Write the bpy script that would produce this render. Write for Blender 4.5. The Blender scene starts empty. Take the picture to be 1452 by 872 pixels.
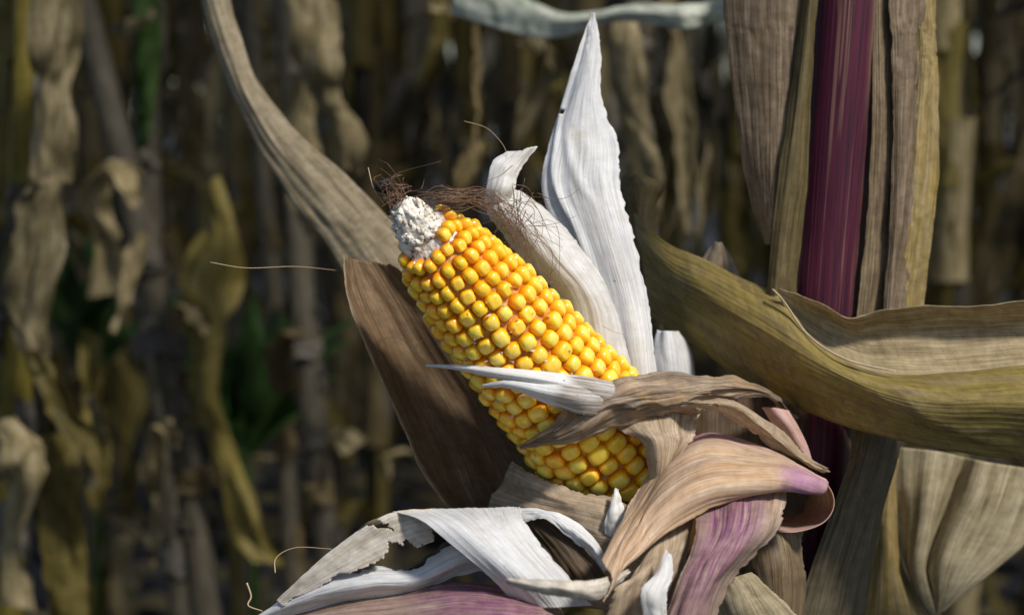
import bpy, bmesh, math, random
import numpy as np
from mathutils import Vector, Matrix

S = bpy.context.scene
COL = S.collection
R = math.radians

# ------------------------------------------------------------------ camera, world, sun, exposure
CAM_LOC = Vector((0.0, 0.0, 0.66))
PITCH = R(-6.0)
LENS, SENSOR = 62.0, 36.0
cam_d = bpy.data.cameras.new('camera')
cam = bpy.data.objects.new('camera', cam_d)
COL.objects.link(cam)
cam.location = CAM_LOC
cam.rotation_euler = (math.pi / 2 + PITCH, 0, 0)
cam_d.lens = LENS
cam_d.sensor_width = SENSOR
cam_d.clip_start = 0.02
cam_d.clip_end = 500
cam_d.dof.use_dof = True
cam_d.dof.focus_distance = 0.482
cam_d.dof.aperture_fstop = 13.0
S.camera = cam

SUN_AZ = R(42.0)      # to the right of straight behind the camera
SUN_EL = R(49.0)
sun_dir = Vector((math.sin(SUN_AZ) * math.cos(SUN_EL), -math.cos(SUN_AZ) * math.cos(SUN_EL), math.sin(SUN_EL)))
W = bpy.data.worlds.new('World')
S.world = W
W.use_nodes = True
nt = W.node_tree
sky = nt.nodes.new('ShaderNodeTexSky')
sky.sky_type = 'NISHITA'
sky.sun_disc = False
sky.sun_elevation = SUN_EL
sky.sun_rotation = math.atan2(sun_dir.x, sun_dir.y)
nt.links.new(sky.outputs[0], nt.nodes['Background'].inputs[0])
nt.nodes['Background'].inputs[1].default_value = 0.1
sl = bpy.data.lights.new('sun', 'SUN')
sl.energy = 4.4
sl.angle = R(8.0)
sl.color = (1.0, 0.955, 0.89)
so = bpy.data.objects.new('sun', sl)
COL.objects.link(so)
so.rotation_euler = sun_dir.to_track_quat('Z', 'Y').to_euler()
so.location = (2, -3, 5)

S.view_settings.view_transform = 'Standard'
S.view_settings.look = 'None'
S.view_settings.exposure = 0.0
S.view_settings.gamma = 1.0
S.render.engine = 'CYCLES'
S.cycles.use_denoising = True
S.cycles.max_bounces = 8
S.cycles.diffuse_bounces = 4
S.cycles.transparent_max_bounces = 8

# ------------------------------------------------------------------ helpers
FWD = Vector((0, math.cos(PITCH), math.sin(PITCH)))
UP = Vector((0, -math.sin(PITCH), math.cos(PITCH)))
_F, _U, _C = np.array(FWD), np.array(UP), np.array(CAM_LOC)


def P(px, py, mm=0.0):
    """point seen at photo pixel (px, py), lying 0.5 m + mm away along the view axis"""
    d = 0.5 + np.asarray(mm, float) / 1000.0
    k = SENSOR / LENS / 1452.0
    x = (np.asarray(px, float) - 726.0) * k * d
    y = (436.0 - np.asarray(py, float)) * k * d
    return _C + np.stack([x, np.zeros_like(x), np.zeros_like(x)], -1) + d[..., None] * _F + y[..., None] * _U


def hash01(i, j, s):
    v = np.sin(i * 127.1 + j * 311.7 + s * 74.7) * 43758.5453
    return v - np.floor(v)


def vnoise(x, y, s=0):
    x = np.asarray(x, float); y = np.asarray(y, float)
    x, y = np.broadcast_arrays(x, y)
    i, j = np.floor(x), np.floor(y)
    f, g = x - i, y - j
    f = f * f * (3 - 2 * f); g = g * g * (3 - 2 * g)
    a = hash01(i, j, s); b = hash01(i + 1, j, s); c = hash01(i, j + 1, s); d = hash01(i + 1, j + 1, s)
    return (a + (b - a) * f) * (1 - g) + (c + (d - c) * f) * g - 0.5


def catmull(pts, t):
    """pts (n, ...) sampled at t in 0..1"""
    pts = np.asarray(pts, float)
    n = len(pts)
    if n == 2:
        tt = np.asarray(t)
        sh = (len(tt),) + (1,) * (pts.ndim - 1)
        return pts[0] * (1 - tt.reshape(sh)) + pts[1] * tt.reshape(sh)
    ext = np.concatenate([[2 * pts[0] - pts[1]], pts, [2 * pts[-1] - pts[-2]]])
    u = np.clip(np.asarray(t), 0, 1) * (n - 1)
    i = np.minimum(u.astype(int), n - 2)
    f = (u - i).reshape((len(u),) + (1,) * (pts.ndim - 1))
    p0, p1, p2, p3 = ext[i], ext[i + 1], ext[i + 2], ext[i + 3]
    return 0.5 * (2 * p1 + (p2 - p0) * f + (2 * p0 - 5 * p1 + 4 * p2 - p3) * f ** 2 + (3 * p1 - p0 - 3 * p2 + p3) * f ** 3)


def even_path(pts, n, smooth=6):
    """points spaced evenly along a polyline, corners eased"""
    pts = np.asarray(pts, float)
    L = np.concatenate([[0], np.cumsum(np.linalg.norm(np.diff(pts, axis=0), axis=1))])
    t = np.linspace(0, L[-1], n)
    A = np.stack([np.interp(t, L, pts[:, k]) for k in range(3)], -1)
    for _ in range(smooth):
        A[1:-1] = A[1:-1] * .5 + (A[:-2] + A[2:]) * .25
    return A


def origin_of(parent):
    o = Vector((0, 0, 0))
    while parent is not None:
        o += parent.location
        parent = parent.parent
    return np.array(o)


def link_mesh(name, verts, faces, material, parent=None, smooth=True, uv=None, tint=None):
    me = bpy.data.meshes.new(name)
    verts = np.asarray(verts, float)
    if parent is not None:
        verts = verts - origin_of(parent)
    me.from_pydata(verts.tolist(), [], [list(map(int, f)) for f in faces])
    if smooth:
        me.polygons.foreach_set('use_smooth', [True] * len(me.polygons))
    if uv is not None:
        l = me.uv_layers.new(name='UVMap')
        vi = np.zeros(len(me.loops), int)
        me.loops.foreach_get('vertex_index', vi)
        l.data.foreach_set('uv', np.asarray(uv, float)[vi].ravel())
    if tint is not None:
        a = me.attributes.new('tint', 'FLOAT', 'POINT')
        a.data.foreach_set('value', np.asarray(tint, float))
    me.materials.append(material)
    me.update()
    o = bpy.data.objects.new(name, me)
    COL.objects.link(o)
    if parent is not None:
        o.parent = parent
    return o


def tag(o, label=None, category=None, group=None, kind=None):
    for k, v in (('label', label), ('category', category), ('group', group), ('kind', kind)):
        if v:
            o[k] = v
    return o


def empty(name, loc, label, category, group=None):
    o = bpy.data.objects.new(name, None)
    COL.objects.link(o)
    o.location = Vector(loc)
    o.empty_display_size = 0.05
    return tag(o, label, category, group)


SHIFT = [0.0]


def sheet(name, rows, material, parent=None, nu=40, nv=80, ribs=0.0, rib_freq=22, wrinkle=0.0, wfreq=(3, 6), crumple=1.0, rag=(0, 0), ragf=25,
          tiprag=0.0, endrag=0.0, holes=None, tint=None, thick=0.00025, seed=0, world=False, label=None, crease=None):
    """a leaf: rows run along its length, each row holds points across it. u goes across, v along."""
    A = np.asarray(rows, float)
    if not world:
        A = P(A[..., 0], A[..., 1], A[..., 2] + SHIFT[0])
    fine_v = np.linspace(0, 1, 4 * nv)
    cols = catmull(A, fine_v)                       # (4nv, K, 3)
    fine = catmull(np.swapaxes(cols, 0, 1), np.linspace(0, 1, 4 * nu))   # (4nu, 4nv, 3)
    u = np.linspace(0, 1, nu)[:, None] * np.ones((1, nv))
    v = np.ones((nu, 1)) * np.linspace(0, 1, nv)[None]
    lo = rag[0] * (np.abs(vnoise(v * ragf, seed + 1.5, seed)) * 1.6 + np.abs(vnoise(v * ragf * 3, seed + 9.5, seed)) * .8)
    hi = rag[1] * (np.abs(vnoise(v * ragf, seed + 3.5, seed)) * 1.6 + np.abs(vnoise(v * ragf * 3, seed + 7.5, seed)) * .8)
    ue = lo + (1 - lo - hi) * u
    v1 = tiprag * (vnoise(u * 14, seed + 2.5, seed) + .5 + .6 * vnoise(u * 40, seed + 6.5, seed))
    v0 = endrag * (vnoise(u * 14, seed + 5.5, seed) + .5 + .6 * vnoise(u * 40, seed + 8.5, seed))
    ve = v0 + (1 - v0 - v1) * v
    fu = np.clip(ue * (4 * nu - 1), 0, 4 * nu - 1.001); fv = np.clip(ve * (4 * nv - 1), 0, 4 * nv - 1.001)
    iu, iv = fu.astype(int), fv.astype(int)
    au, av = (fu - iu)[..., None], (fv - iv)[..., None]
    G = (fine[iu, iv] * (1 - au) + fine[iu + 1, iv] * au) * (1 - av) + (fine[iu, iv + 1] * (1 - au) + fine[iu + 1, iv + 1] * au) * av
    du = np.gradient(G, axis=0); dv = np.gradient(G, axis=1)
    N = np.cross(du, dv)
    N /= np.linalg.norm(N, axis=-1, keepdims=True) + 1e-12
    wid = np.linalg.norm(np.diff(G, axis=0), axis=-1).sum(0).mean()
    length = np.linalg.norm(np.diff(G, axis=1), axis=-1).sum(1).mean()
    disp = np.zeros((nu, nv))
    if ribs:
        w = ue * rib_freq + .8 * vnoise(ue * 3, ve * 2.5, seed + 11)
        disp += ribs * (np.sin(w * 2 * math.pi) * .5 + 1.2 * vnoise(w * .7, ve * 1.5, seed + 12))
    if wrinkle:
        if world:
            disp += wrinkle * (2 * vnoise(ue * wfreq[0], ve * wfreq[1], seed + 21) + vnoise(ue * wfreq[0] * 2.3, ve * wfreq[1] * 2.1, seed + 22)
                               + .5 * vnoise(ue * wfreq[0] * 5, ve * wfreq[1] * 4, seed + 23))
        else:
            asp = max(.6, length / max(wid, 1e-6))
            soft = vnoise(ue * wfreq[0] * 1.3, ve * wfreq[1] * .5, seed + 21)
            sk = ue * 2.2 + .35 * vnoise(ue * 3, ve * 3, seed + 26)
            r1 = np.abs(vnoise(sk + ve * asp * .55, ve * asp * .8 - ue * .6, seed + 22))
            r2 = np.abs(vnoise(ue * 4.5 - ve * asp * .8 + 4, ve * asp * 1.5 + ue * .9, seed + 23))
            r3 = np.abs(vnoise(ue * 9, ve * asp * 1.4, seed + 24))
            disp += wrinkle * (.9 * soft - crumple * (1.7 * r1 + 1.0 * r2 + .55 * r3))
    if crease is not None:
        disp += crease(ue, ve)
    G = G + N * disp[..., None]
    idx = np.arange(nu * nv).reshape(nu, nv)
    q = np.stack([idx[:-1, :-1], idx[1:, :-1], idx[1:, 1:], idx[:-1, 1:]], -1)
    if holes is not None:
        uc = (ue[:-1, :-1] + ue[1:, 1:]) / 2; vc = (ve[:-1, :-1] + ve[1:, 1:]) / 2
        q = q[~holes(uc, vc)]
    uv = np.stack([ue * wid * 100 + seed * 3.17, ve * length * 100 + seed * 1.73], -1).reshape(-1, 2)
    tv = None if tint is None else np.clip(np.broadcast_to(tint(ue, ve), ue.shape), 0, 1).ravel()
    o = link_mesh(name, G.reshape(-1, 3), q.reshape(-1, 4), material, parent, uv=uv, tint=tv)
    if thick:
        m = o.modifiers.new('thickness', 'SOLIDIFY')
        m.thickness = thick
        m.offset = 0
    if label:
        o['label'] = label
    return o


def tube_geo(path, rad, n=6):
    """verts, faces of a tube along world points"""
    path = np.asarray(path, float)
    m = len(path)
    rad = np.broadcast_to(np.asarray(rad, float), (m,))
    T = np.gradient(path, axis=0)
    T /= np.linalg.norm(T, axis=1, keepdims=True) + 1e-12
    ref = np.array([0.3, -0.8, 0.52]) if abs(T[0] @ np.array([0.3, -0.8, 0.52])) < .9 else np.array([1., 0, 0])
    vs = []
    for k in range(m):
        a = np.cross(T[k], ref); a /= np.linalg.norm(a) + 1e-12
        b = np.cross(T[k], a)
        for j in range(n):
            th = 2 * math.pi * j / n
            vs.append(path[k] + rad[k] * (math.cos(th) * a + math.sin(th) * b))
    fs = [(k * n + j, k * n + (j + 1) % n, (k + 1) * n + (j + 1) % n, (k + 1) * n + j) for k in range(m - 1) for j in range(n)]
    fs += [tuple(range(n))[::-1], tuple((m - 1) * n + j for j in range(n))]
    return vs, fs


def strands(name, paths, rads, material, parent=None, n=4):
    V, Fs = [], []
    for p, r in zip(paths, rads):
        v, f = tube_geo(p, r, n)
        o = len(V)
        V += v
        Fs += [tuple(i + o for i in g) for g in f]
    return link_mesh(name, V, Fs, material, parent)


# ------------------------------------------------------------------ materials
def new_mat(name):
    m = bpy.data.materials.new(name)
    m.use_nodes = True
    t = m.node_tree
    return m, t, t.nodes['Principled BSDF'], t.nodes['Material Output']


def nd(t, kind, **kw):
    n = t.nodes.new(kind)
    for k, v in kw.items():
        setattr(n, k, v)
    return n


def ramp(t, stops, src):
    n = nd(t, 'ShaderNodeValToRGB')
    e = n.color_ramp.elements
    while len(e) < len(stops):
        e.new(0.5)
    for x, (p, c) in zip(e, stops):
        x.position = p
        x.color = tuple(c) + (1,) if len(c) == 3 else c
    t.links.new(src, n.inputs[0])
    return n


def mixrgb(t, fac, a, b, mode='MIX'):
    n = nd(t, 'ShaderNodeMix', data_type='RGBA', blend_type=mode)
    for sock, val in ((n.inputs[0], fac), (n.inputs[6], a), (n.inputs[7], b)):
        if hasattr(val, 'is_output') or isinstance(val, bpy.types.NodeSocket):
            t.links.new(val, sock)
        elif isinstance(val, (int, float)):
            sock.default_value = val
        else:
            sock.default_value = tuple(val) + (1,)
    return n.outputs[2]


def husk_mat(name, dark, mid, light, veins=10, vein_amt=.65, mottle=.62, vein_col=None, streak_f=9, streak=None, streak_amt=.5, blotch=None, blotch_at=.62, tint=None, rough=.6, bump=.35, trans=.22, fibre=18,
             specks=True, spec=.35, per_object=0.0):
    m, t, b, out = new_mat(name)
    uvn = nd(t, 'ShaderNodeUVMap')
    mp = nd(t, 'ShaderNodeMapping')
    mp.inputs['Scale'].default_value = (fibre, .55, 1)
    t.links.new(uvn.outputs[0], mp.inputs[0])
    fib = nd(t, 'ShaderNodeTexNoise')
    fib.inputs['Scale'].default_value = 1.0; fib.inputs['Detail'].default_value = 4; fib.inputs['Roughness'].default_value = .62
    t.links.new(mp.outputs[0], fib.inputs[0])
    mp2 = nd(t, 'ShaderNodeMapping')
    mp2.inputs['Scale'].default_value = (3.2, .35, 1)
    t.links.new(uvn.outputs[0], mp2.inputs[0])
    broad = nd(t, 'ShaderNodeTexNoise')
    broad.inputs['Scale'].default_value = 1.0; broad.inputs['Detail'].default_value = 3
    t.links.new(mp2.outputs[0], broad.inputs[0])
    add = nd(t, 'ShaderNodeMath', operation='MULTIPLY_ADD')
    t.links.new(fib.outputs[0], add.inputs[0]); add.inputs[1].default_value = .55
    sc = nd(t, 'ShaderNodeMath', operation='MULTIPLY')
    t.links.new(broad.outputs[0], sc.inputs[0]); sc.inputs[1].default_value = .5
    t.links.new(sc.outputs[0], add.inputs[2])
    c = ramp(t, [(.36, dark), (.52, mid), (.68, light)], add.outputs[0]).outputs[0]
    if streak is not None:
        mp3 = nd(t, 'ShaderNodeMapping')
        mp3.inputs['Scale'].default_value = (streak_f, .28, 1); mp3.inputs['Location'].default_value = (3.1, 7.7, 0)
        t.links.new(uvn.outputs[0], mp3.inputs[0])
        sn = nd(t, 'ShaderNodeTexNoise'); sn.inputs['Scale'].default_value = 1; sn.inputs['Detail'].default_value = 2
        t.links.new(mp3.outputs[0], sn.inputs[0])
        f = ramp(t, [(.5, (0, 0, 0)), (.72, (streak_amt,) * 3)], sn.outputs[0]).outputs[0]
        c = mixrgb(t, f, c, streak)
    if veins:
        mpv = nd(t, 'ShaderNodeMapping')
        mpv.inputs['Scale'].default_value = (veins, .12, 1); mpv.inputs['Location'].default_value = (5.3, 2.2, 0)
        t.links.new(uvn.outputs[0], mpv.inputs[0])
        vn = nd(t, 'ShaderNodeTexNoise'); vn.inputs['Scale'].default_value = 1; vn.inputs['Detail'].default_value = 1.5; vn.inputs['Roughness'].default_value = .4
        t.links.new(mpv.outputs[0], vn.inputs[0])
        f = ramp(t, [(.40, (0, 0, 0)), (.445, (1, 1, 1)), (.475, (0, 0, 0)), (.53, (0, 0, 0)), (.56, (.8,) * 3), (.59, (0, 0, 0))], vn.outputs[0]).outputs[0]
        brk = ramp(t, [(.3, (.15,) * 3), (.6, (vein_amt,) * 3)], fib.outputs[0]).outputs[0]
        c = mixrgb(t, mixrgb(t, 1.0, f, brk, 'MULTIPLY'), c, mixrgb(t, 1.0, c, dark if vein_col is None else vein_col, 'MULTIPLY') if vein_col is None else vein_col)
    if blotch is not None:
        mp4 = nd(t, 'ShaderNodeMapping')
        mp4.inputs['Scale'].default_value = (1.5, .7, 1); mp4.inputs['Location'].default_value = (13.1, 1.7, 0)
        t.links.new(uvn.outputs[0], mp4.inputs[0])
        bn = nd(t, 'ShaderNodeTexNoise'); bn.inputs['Scale'].default_value = 1; bn.inputs['Detail'].default_value = 6; bn.inputs['Roughness'].default_value = .65
        t.links.new(mp4.outputs[0], bn.inputs[0])
        f = ramp(t, [(blotch_at - .06, (0, 0, 0)), (blotch_at + .1, (.8,) * 3)], bn.outputs[0]).outputs[0]
        c = mixrgb(t, f, c, blotch)
    if tint is not None:
        at = nd(t, 'ShaderNodeAttribute', attribute_name='tint')
        mu = nd(t, 'ShaderNodeMath', operation='MULTIPLY_ADD')
        t.links.new(fib.outputs[0], mu.inputs[0]); mu.inputs[1].default_value = 3.4; mu.inputs[2].default_value = -1.05
        mu2 = nd(t, 'ShaderNodeMath', operation='MULTIPLY', use_clamp=True)
        t.links.new(mu.outputs[0], mu2.inputs[0]); t.links.new(at.outputs['Fac'], mu2.inputs[1])
        c = mixrgb(t, mu2.outputs[0], c, tint)
    mo = nd(t, 'ShaderNodeTexNoise'); mo.inputs['Scale'].default_value = 2.6; mo.inputs['Detail'].default_value = 7; mo.inputs['Roughness'].default_value = .7
    t.links.new(uvn.outputs[0], mo.inputs[0])
    c = mixrgb(t, 1.0, c, ramp(t, [(.3, (mottle, mottle * .97, mottle * .93)), (.6, (1.0, 1.0, 1.0)), (.75, (1.08, 1.08, 1.08))], mo.outputs[0]).outputs[0], 'MULTIPLY')
    if specks:
        vo = nd(t, 'ShaderNodeTexNoise'); vo.inputs['Scale'].default_value = 9; vo.inputs['Detail'].default_value = 1
        t.links.new(uvn.outputs[0], vo.inputs[0])
        f = ramp(t, [(.74, (0, 0, 0)), (.8, (.7,) * 3)], vo.outputs[0]).outputs[0]
        c = mixrgb(t, f, c, (.07, .045, .03))
    if per_object:
        oi = nd(t, 'ShaderNodeObjectInfo')
        mr = nd(t, 'ShaderNodeMapRange')
        mr.inputs['To Min'].default_value = 1 - per_object; mr.inputs['To Max'].default_value = 1 + per_object
        t.links.new(oi.outputs['Random'], mr.inputs[0])
        hs = nd(t, 'ShaderNodeHueSaturation')
        t.links.new(mr.outputs[0], hs.inputs['Value'])
        t.links.new(c, hs.inputs['Color'])
        c = hs.outputs[0]
    t.links.new(c, b.inputs['Base Color'])
    b.inputs['Roughness'].default_value = rough
    b.inputs['Specular IOR Level'].default_value = spec
    bp = nd(t, 'ShaderNodeBump')
    bp.inputs['Strength'].default_value = bump
    bp.inputs['Distance'].default_value = .0004
    t.links.new(fib.outputs[0], bp.inputs['Height'])
    t.links.new(bp.outputs[0], b.inputs['Normal'])
    if trans:
        tr = nd(t, 'ShaderNodeBsdfTranslucent')
        t.links.new(c, tr.inputs[0])
        mx = nd(t, 'ShaderNodeMixShader')
        mx.inputs[0].default_value = trans
        t.links.new(b.outputs[0], mx.inputs[1]); t.links.new(tr.outputs[0], mx.inputs[2])
        t.links.new(mx.outputs[0], out.inputs[0])
    return m


M = {}
M['white_husk'] = husk_mat('white_husk', (.60, .59, .57), (.76, .755, .74), (.86, .85, .82), streak=(.46, .49, .55), streak_amt=.5, streak_f=20, vein_col=(.42, .44, .50), vein_amt=.8, mottle=.86, blotch=(.66, .56, .40), blotch_at=.66, trans=.2, bump=.6, fibre=20)
M['cream_husk'] = husk_mat('cream_husk', (.56, .49, .39), (.76, .69, .58), (.85, .80, .72), streak=(.5, .4, .25), streak_amt=.5, blotch=(.45, .3, .14), blotch_at=.63, trans=.2, vein_col=(.42, .36, .27))
M['torn_strip'] = husk_mat('torn_strip', (.60, .59, .57), (.78, .775, .76), (.88, .87, .84), veins=8, vein_col=(.5, .5, .52), mottle=.86, tint=(.22, .165, .11), trans=.2)
M['ivory_husk'] = husk_mat('ivory_husk', (.62, .60, .56), (.76, .745, .71), (.84, .83, .81), streak=(.56, .51, .42), streak_amt=.5, streak_f=14, blotch=(.5, .38, .22), blotch_at=.63, vein_col=(.46, .42, .38), mottle=.78)
M['brown_husk'] = husk_mat('brown_husk', (.14, .088, .042), (.245, .16, .085), (.36, .255, .15), streak=(.22, .12, .09), streak_amt=.5, blotch=(.15, .085, .035), blotch_at=.6, trans=.3, tint=(.5, .38, .24))
M['gray_husk'] = husk_mat('gray_husk', (.12, .09, .06), (.34, .25, .165), (.60, .46, .32), streak=(.19, .18, .20), streak_amt=.6, blotch=(.50, .30, .13), blotch_at=.55, bump=.8, fibre=18)
M['tan_husk'] = husk_mat('tan_husk', (.32, .23, .14), (.52, .40, .27), (.68, .56, .41), streak=(.30, .2, .14), streak_amt=.5, blotch=(.3, .2, .12), blotch_at=.64, bump=.5)
M['pink_husk'] = husk_mat('pink_husk', (.42, .28, .18), (.64, .46, .31), (.80, .65, .48), streak=(.66, .36, .13), streak_amt=.55, mottle=.78, blotch=(.56, .38, .24), tint=(.48, .22, .42), fibre=18)
M['purple_husk'] = husk_mat('purple_husk', (.34, .24, .17), (.52, .39, .29), (.64, .52, .42), streak=(.36, .18, .16), streak_amt=.5, tint=(.22, .06, .16))
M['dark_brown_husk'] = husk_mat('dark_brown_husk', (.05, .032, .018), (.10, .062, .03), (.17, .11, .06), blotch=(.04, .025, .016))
M['olive_leaf'] = husk_mat('olive_leaf', (.22, .165, .038), (.31, .235, .065), (.40, .31, .11), vein_amt=.35, streak_f=2.2, streak=(.31, .235, .14), streak_amt=.7, mottle=.66, blotch=(.17, .115, .06), blotch_at=.58, fibre=16, trans=.25, bump=.4)
M['flap_leaf'] = husk_mat('flap_leaf', (.27, .205, .10), (.42, .33, .185), (.56, .46, .29), streak=(.25, .17, .07), streak_amt=.6, fibre=22, trans=.2, bump=.45)
M['pale_margin'] = husk_mat('pale_margin', (.4, .32, .2), (.55, .45, .3), (.62, .54, .4), trans=0)
M['sheath_tan'] = husk_mat('sheath_tan', (.13, .09, .04), (.25, .18, .10), (.40, .31, .19), streak=(.12, .08, .05), streak_amt=.7, blotch=(.1, .07, .04), fibre=20)
M['sheath_gray'] = husk_mat('sheath_gray', (.11, .078, .045), (.23, .165, .10), (.38, .29, .20), streak=(.12, .08, .045), streak_amt=.7, blotch=(.22, .15, .07), fibre=18)
M['sheath_yellow'] = husk_mat('sheath_yellow', (.22, .15, .05), (.36, .27, .11), (.46, .37, .2), streak=(.4, .26, .04), streak_amt=.8, fibre=20)
M['sheath_olive'] = husk_mat('sheath_olive', (.08, .06, .024), (.145, .11, .042), (.22, .17, .075), fibre=18)
M['pale_leaf'] = husk_mat('pale_leaf', (.26, .21, .12), (.44, .37, .23), (.56, .49, .34), streak=(.24, .2, .1), streak_amt=.6, blotch=(.5, .42, .27), fibre=9)
M['graygreen_sheath'] = husk_mat('graygreen_sheath', (.085, .072, .042), (.155, .13, .08), (.24, .20, .125), streak=(.14, .1, .04), streak_amt=.6, fibre=10)
M['mid_leaf'] = husk_mat('mid_leaf', (.19, .15, .085), (.29, .235, .145), (.39, .325, .215), fibre=8, bump=.2)
M['silk'], t_, b_, _o = new_mat('silk')
b_.inputs['Base Color'].default_value = (.17, .095, .055, 1); b_.inputs['Roughness'].default_value = .45
M['pale_silk'], t_, b_, _o = new_mat('pale_silk')
b_.inputs['Base Color'].default_value = (.5, .36, .2, 1); b_.inputs['Roughness'].default_value = .45


def bg_leaf(name, d, m_, l, po=.35):
    return husk_mat(name, d, m_, l, fibre=5, bump=.15, trans=.25, specks=False, spec=.2, per_object=po, veins=0)


M['bg_brown'] = bg_leaf('bg_brown', (.062, .046, .018), (.128, .096, .042), (.225, .17, .088))
M['bg_olive'] = bg_leaf('bg_olive', (.072, .058, .012), (.14, .11, .027), (.225, .178, .06))
M['bg_tan'] = bg_leaf('bg_tan', (.095, .074, .030), (.20, .160, .078), (.40, .33, .20))
M['bg_green'] = bg_leaf('bg_green', (.015, .035, .01), (.025, .06, .012), (.04, .085, .02))
M['bg_stalk'] = bg_leaf('bg_stalk', (.04, .035, .026), (.078, .067, .046), (.13, .115, .085))
M['bg_gray'] = bg_leaf('bg_gray', (.05, .045, .036), (.10, .09, .072), (.18, .165, .135))
M['bg_far'] = bg_leaf('bg_far', (.024, .025, .022), (.055, .051, .037), (.10, .092, .064))  # darkened leaf colour, paints the shade of the far gaps
M['bg_yellow'] = bg_leaf('bg_yellow', (.10, .08, .012), (.17, .135, .022), (.24, .19, .04), po=.05)
M['bg_bright_green'] = bg_leaf('bg_bright_green', (.022, .05, .007), (.04, .085, .012), (.06, .11, .025), po=.05)
M['bg_pale_green'] = bg_leaf('bg_pale_green', (.34, .38, .28), (.55, .58, .47), (.72, .73, .63), po=.05)


def stalk_mat():
    m, t, b, out = new_mat('purple_stalk')
    uvn = nd(t, 'ShaderNodeUVMap')

    def noise(sx, sy, det=3, off=0):
        mp = nd(t, 'ShaderNodeMapping'); mp.inputs['Scale'].default_value = (sx, sy, 1); mp.inputs['Location'].default_value = (off, off * .7, 0)
        t.links.new(uvn.outputs[0], mp.inputs[0])
        n = nd(t, 'ShaderNodeTexNoise'); n.inputs['Scale'].default_value = 1; n.inputs['Detail'].default_value = det
        t.links.new(mp.outputs[0], n.inputs[0])
        return n.outputs[0]
    f = noise(14, .25, 4)
    c = ramp(t, [(.3, (.016, .003, .012)), (.5, (.050, .005, .017)), (.68, (.088, .010, .027))], f).outputs[0]
    pale = ramp(t, [(.60, (0, 0, 0)), (.67, (.5,) * 3)], noise(7, .10, 4, 5.3)).outputs[0]
    c = mixrgb(t, pale, c, (.22, .13, .09))
    dk = ramp(t, [(.58, (1, 1, 1)), (.70, (.55, .5, .6))], noise(5, .35, 5, 8.8)).outputs[0]
    c = mixrgb(t, 1.0, c, dk, 'MULTIPLY')
    at = nd(t, 'ShaderNodeAttribute', attribute_name='tint')
    mu = nd(t, 'ShaderNodeMath', operation='MULTIPLY_ADD'); t.links.new(noise(10, .3, 4, 2.1), mu.inputs[0]); mu.inputs[1].default_value = 2.4; mu.inputs[2].default_value = -.4
    mu2 = nd(t, 'ShaderNodeMath', operation='MULTIPLY', use_clamp=True); t.links.new(mu.outputs[0], mu2.inputs[0]); t.links.new(at.outputs['Fac'], mu2.inputs[1])
    c = mixrgb(t, mu2.outputs[0], c, (.34, .25, .16))
    t.links.new(c, b.inputs['Base Color'])
    b.inputs['Roughness'].default_value = .55
    b.inputs['Specular IOR Level'].default_value = .25
    bp = nd(t, 'ShaderNodeBump'); bp.inputs['Strength'].default_value = .4; bp.inputs['Distance'].default_value = .0005
    t.links.new(f, bp.inputs['Height']); t.links.new(bp.outputs[0], b.inputs['Normal'])
    return m


def kernel_mat(name, low, mid, top, cap):
    m, t, b, out = new_mat(name)
    tc = nd(t, 'ShaderNodeTexCoord')
    sp = nd(t, 'ShaderNodeSeparateXYZ'); t.links.new(tc.outputs['Object'], sp.inputs[0])
    no = nd(t, 'ShaderNodeTexNoise'); no.inputs['Scale'].default_value = 700; no.inputs['Detail'].default_value = 2
    t.links.new(tc.outputs['Object'], no.inputs[0])
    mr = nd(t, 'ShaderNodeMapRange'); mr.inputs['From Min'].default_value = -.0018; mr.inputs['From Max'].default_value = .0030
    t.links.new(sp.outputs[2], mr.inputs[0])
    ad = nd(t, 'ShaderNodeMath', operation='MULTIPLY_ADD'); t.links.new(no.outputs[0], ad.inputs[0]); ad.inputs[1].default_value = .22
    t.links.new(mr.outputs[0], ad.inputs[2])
    c = ramp(t, [(.30, low), (.66, mid), (.86, top), (.98, cap)], ad.outputs[0]).outputs[0]  # paler crown of the kernel, with its highlight painted into the cap
    oi = nd(t, 'ShaderNodeObjectInfo')
    hs = nd(t, 'ShaderNodeHueSaturation')
    m1 = nd(t, 'ShaderNodeMapRange'); m1.inputs['To Min'].default_value = .485; m1.inputs['To Max'].default_value = .51
    t.links.new(oi.outputs['Random'], m1.inputs[0]); t.links.new(m1.outputs[0], hs.inputs['Hue'])
    m2 = nd(t, 'ShaderNodeMapRange'); m2.inputs['To Min'].default_value = 1.1; m2.inputs['To Max'].default_value = .86
    t.links.new(oi.outputs['Random'], m2.inputs[0]); t.links.new(m2.outputs[0], hs.inputs['Value'])
    t.links.new(c, hs.inputs['Color'])
    t.links.new(hs.outputs[0], b.inputs['Base Color'])
    b.inputs['Roughness'].default_value = .24
    b.inputs['Coat Weight'].default_value = .25
    b.inputs['Coat Roughness'].default_value = .12
    b.inputs['Specular IOR Level'].default_value = .5
    b.inputs['Subsurface Weight'].default_value = .35
    b.inputs['Subsurface Radius'].default_value = (1.0, .45, .05)
    b.inputs['Subsurface Scale'].default_value = .0018
    return m


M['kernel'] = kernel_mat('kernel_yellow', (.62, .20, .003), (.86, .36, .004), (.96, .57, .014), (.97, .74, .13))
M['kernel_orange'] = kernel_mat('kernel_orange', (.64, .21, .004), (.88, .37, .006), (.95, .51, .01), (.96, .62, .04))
M['kernel_pale'] = kernel_mat('kernel_pale', (.6, .25, .03), (.82, .45, .06), (.92, .64, .14), (.94, .76, .34))


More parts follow.
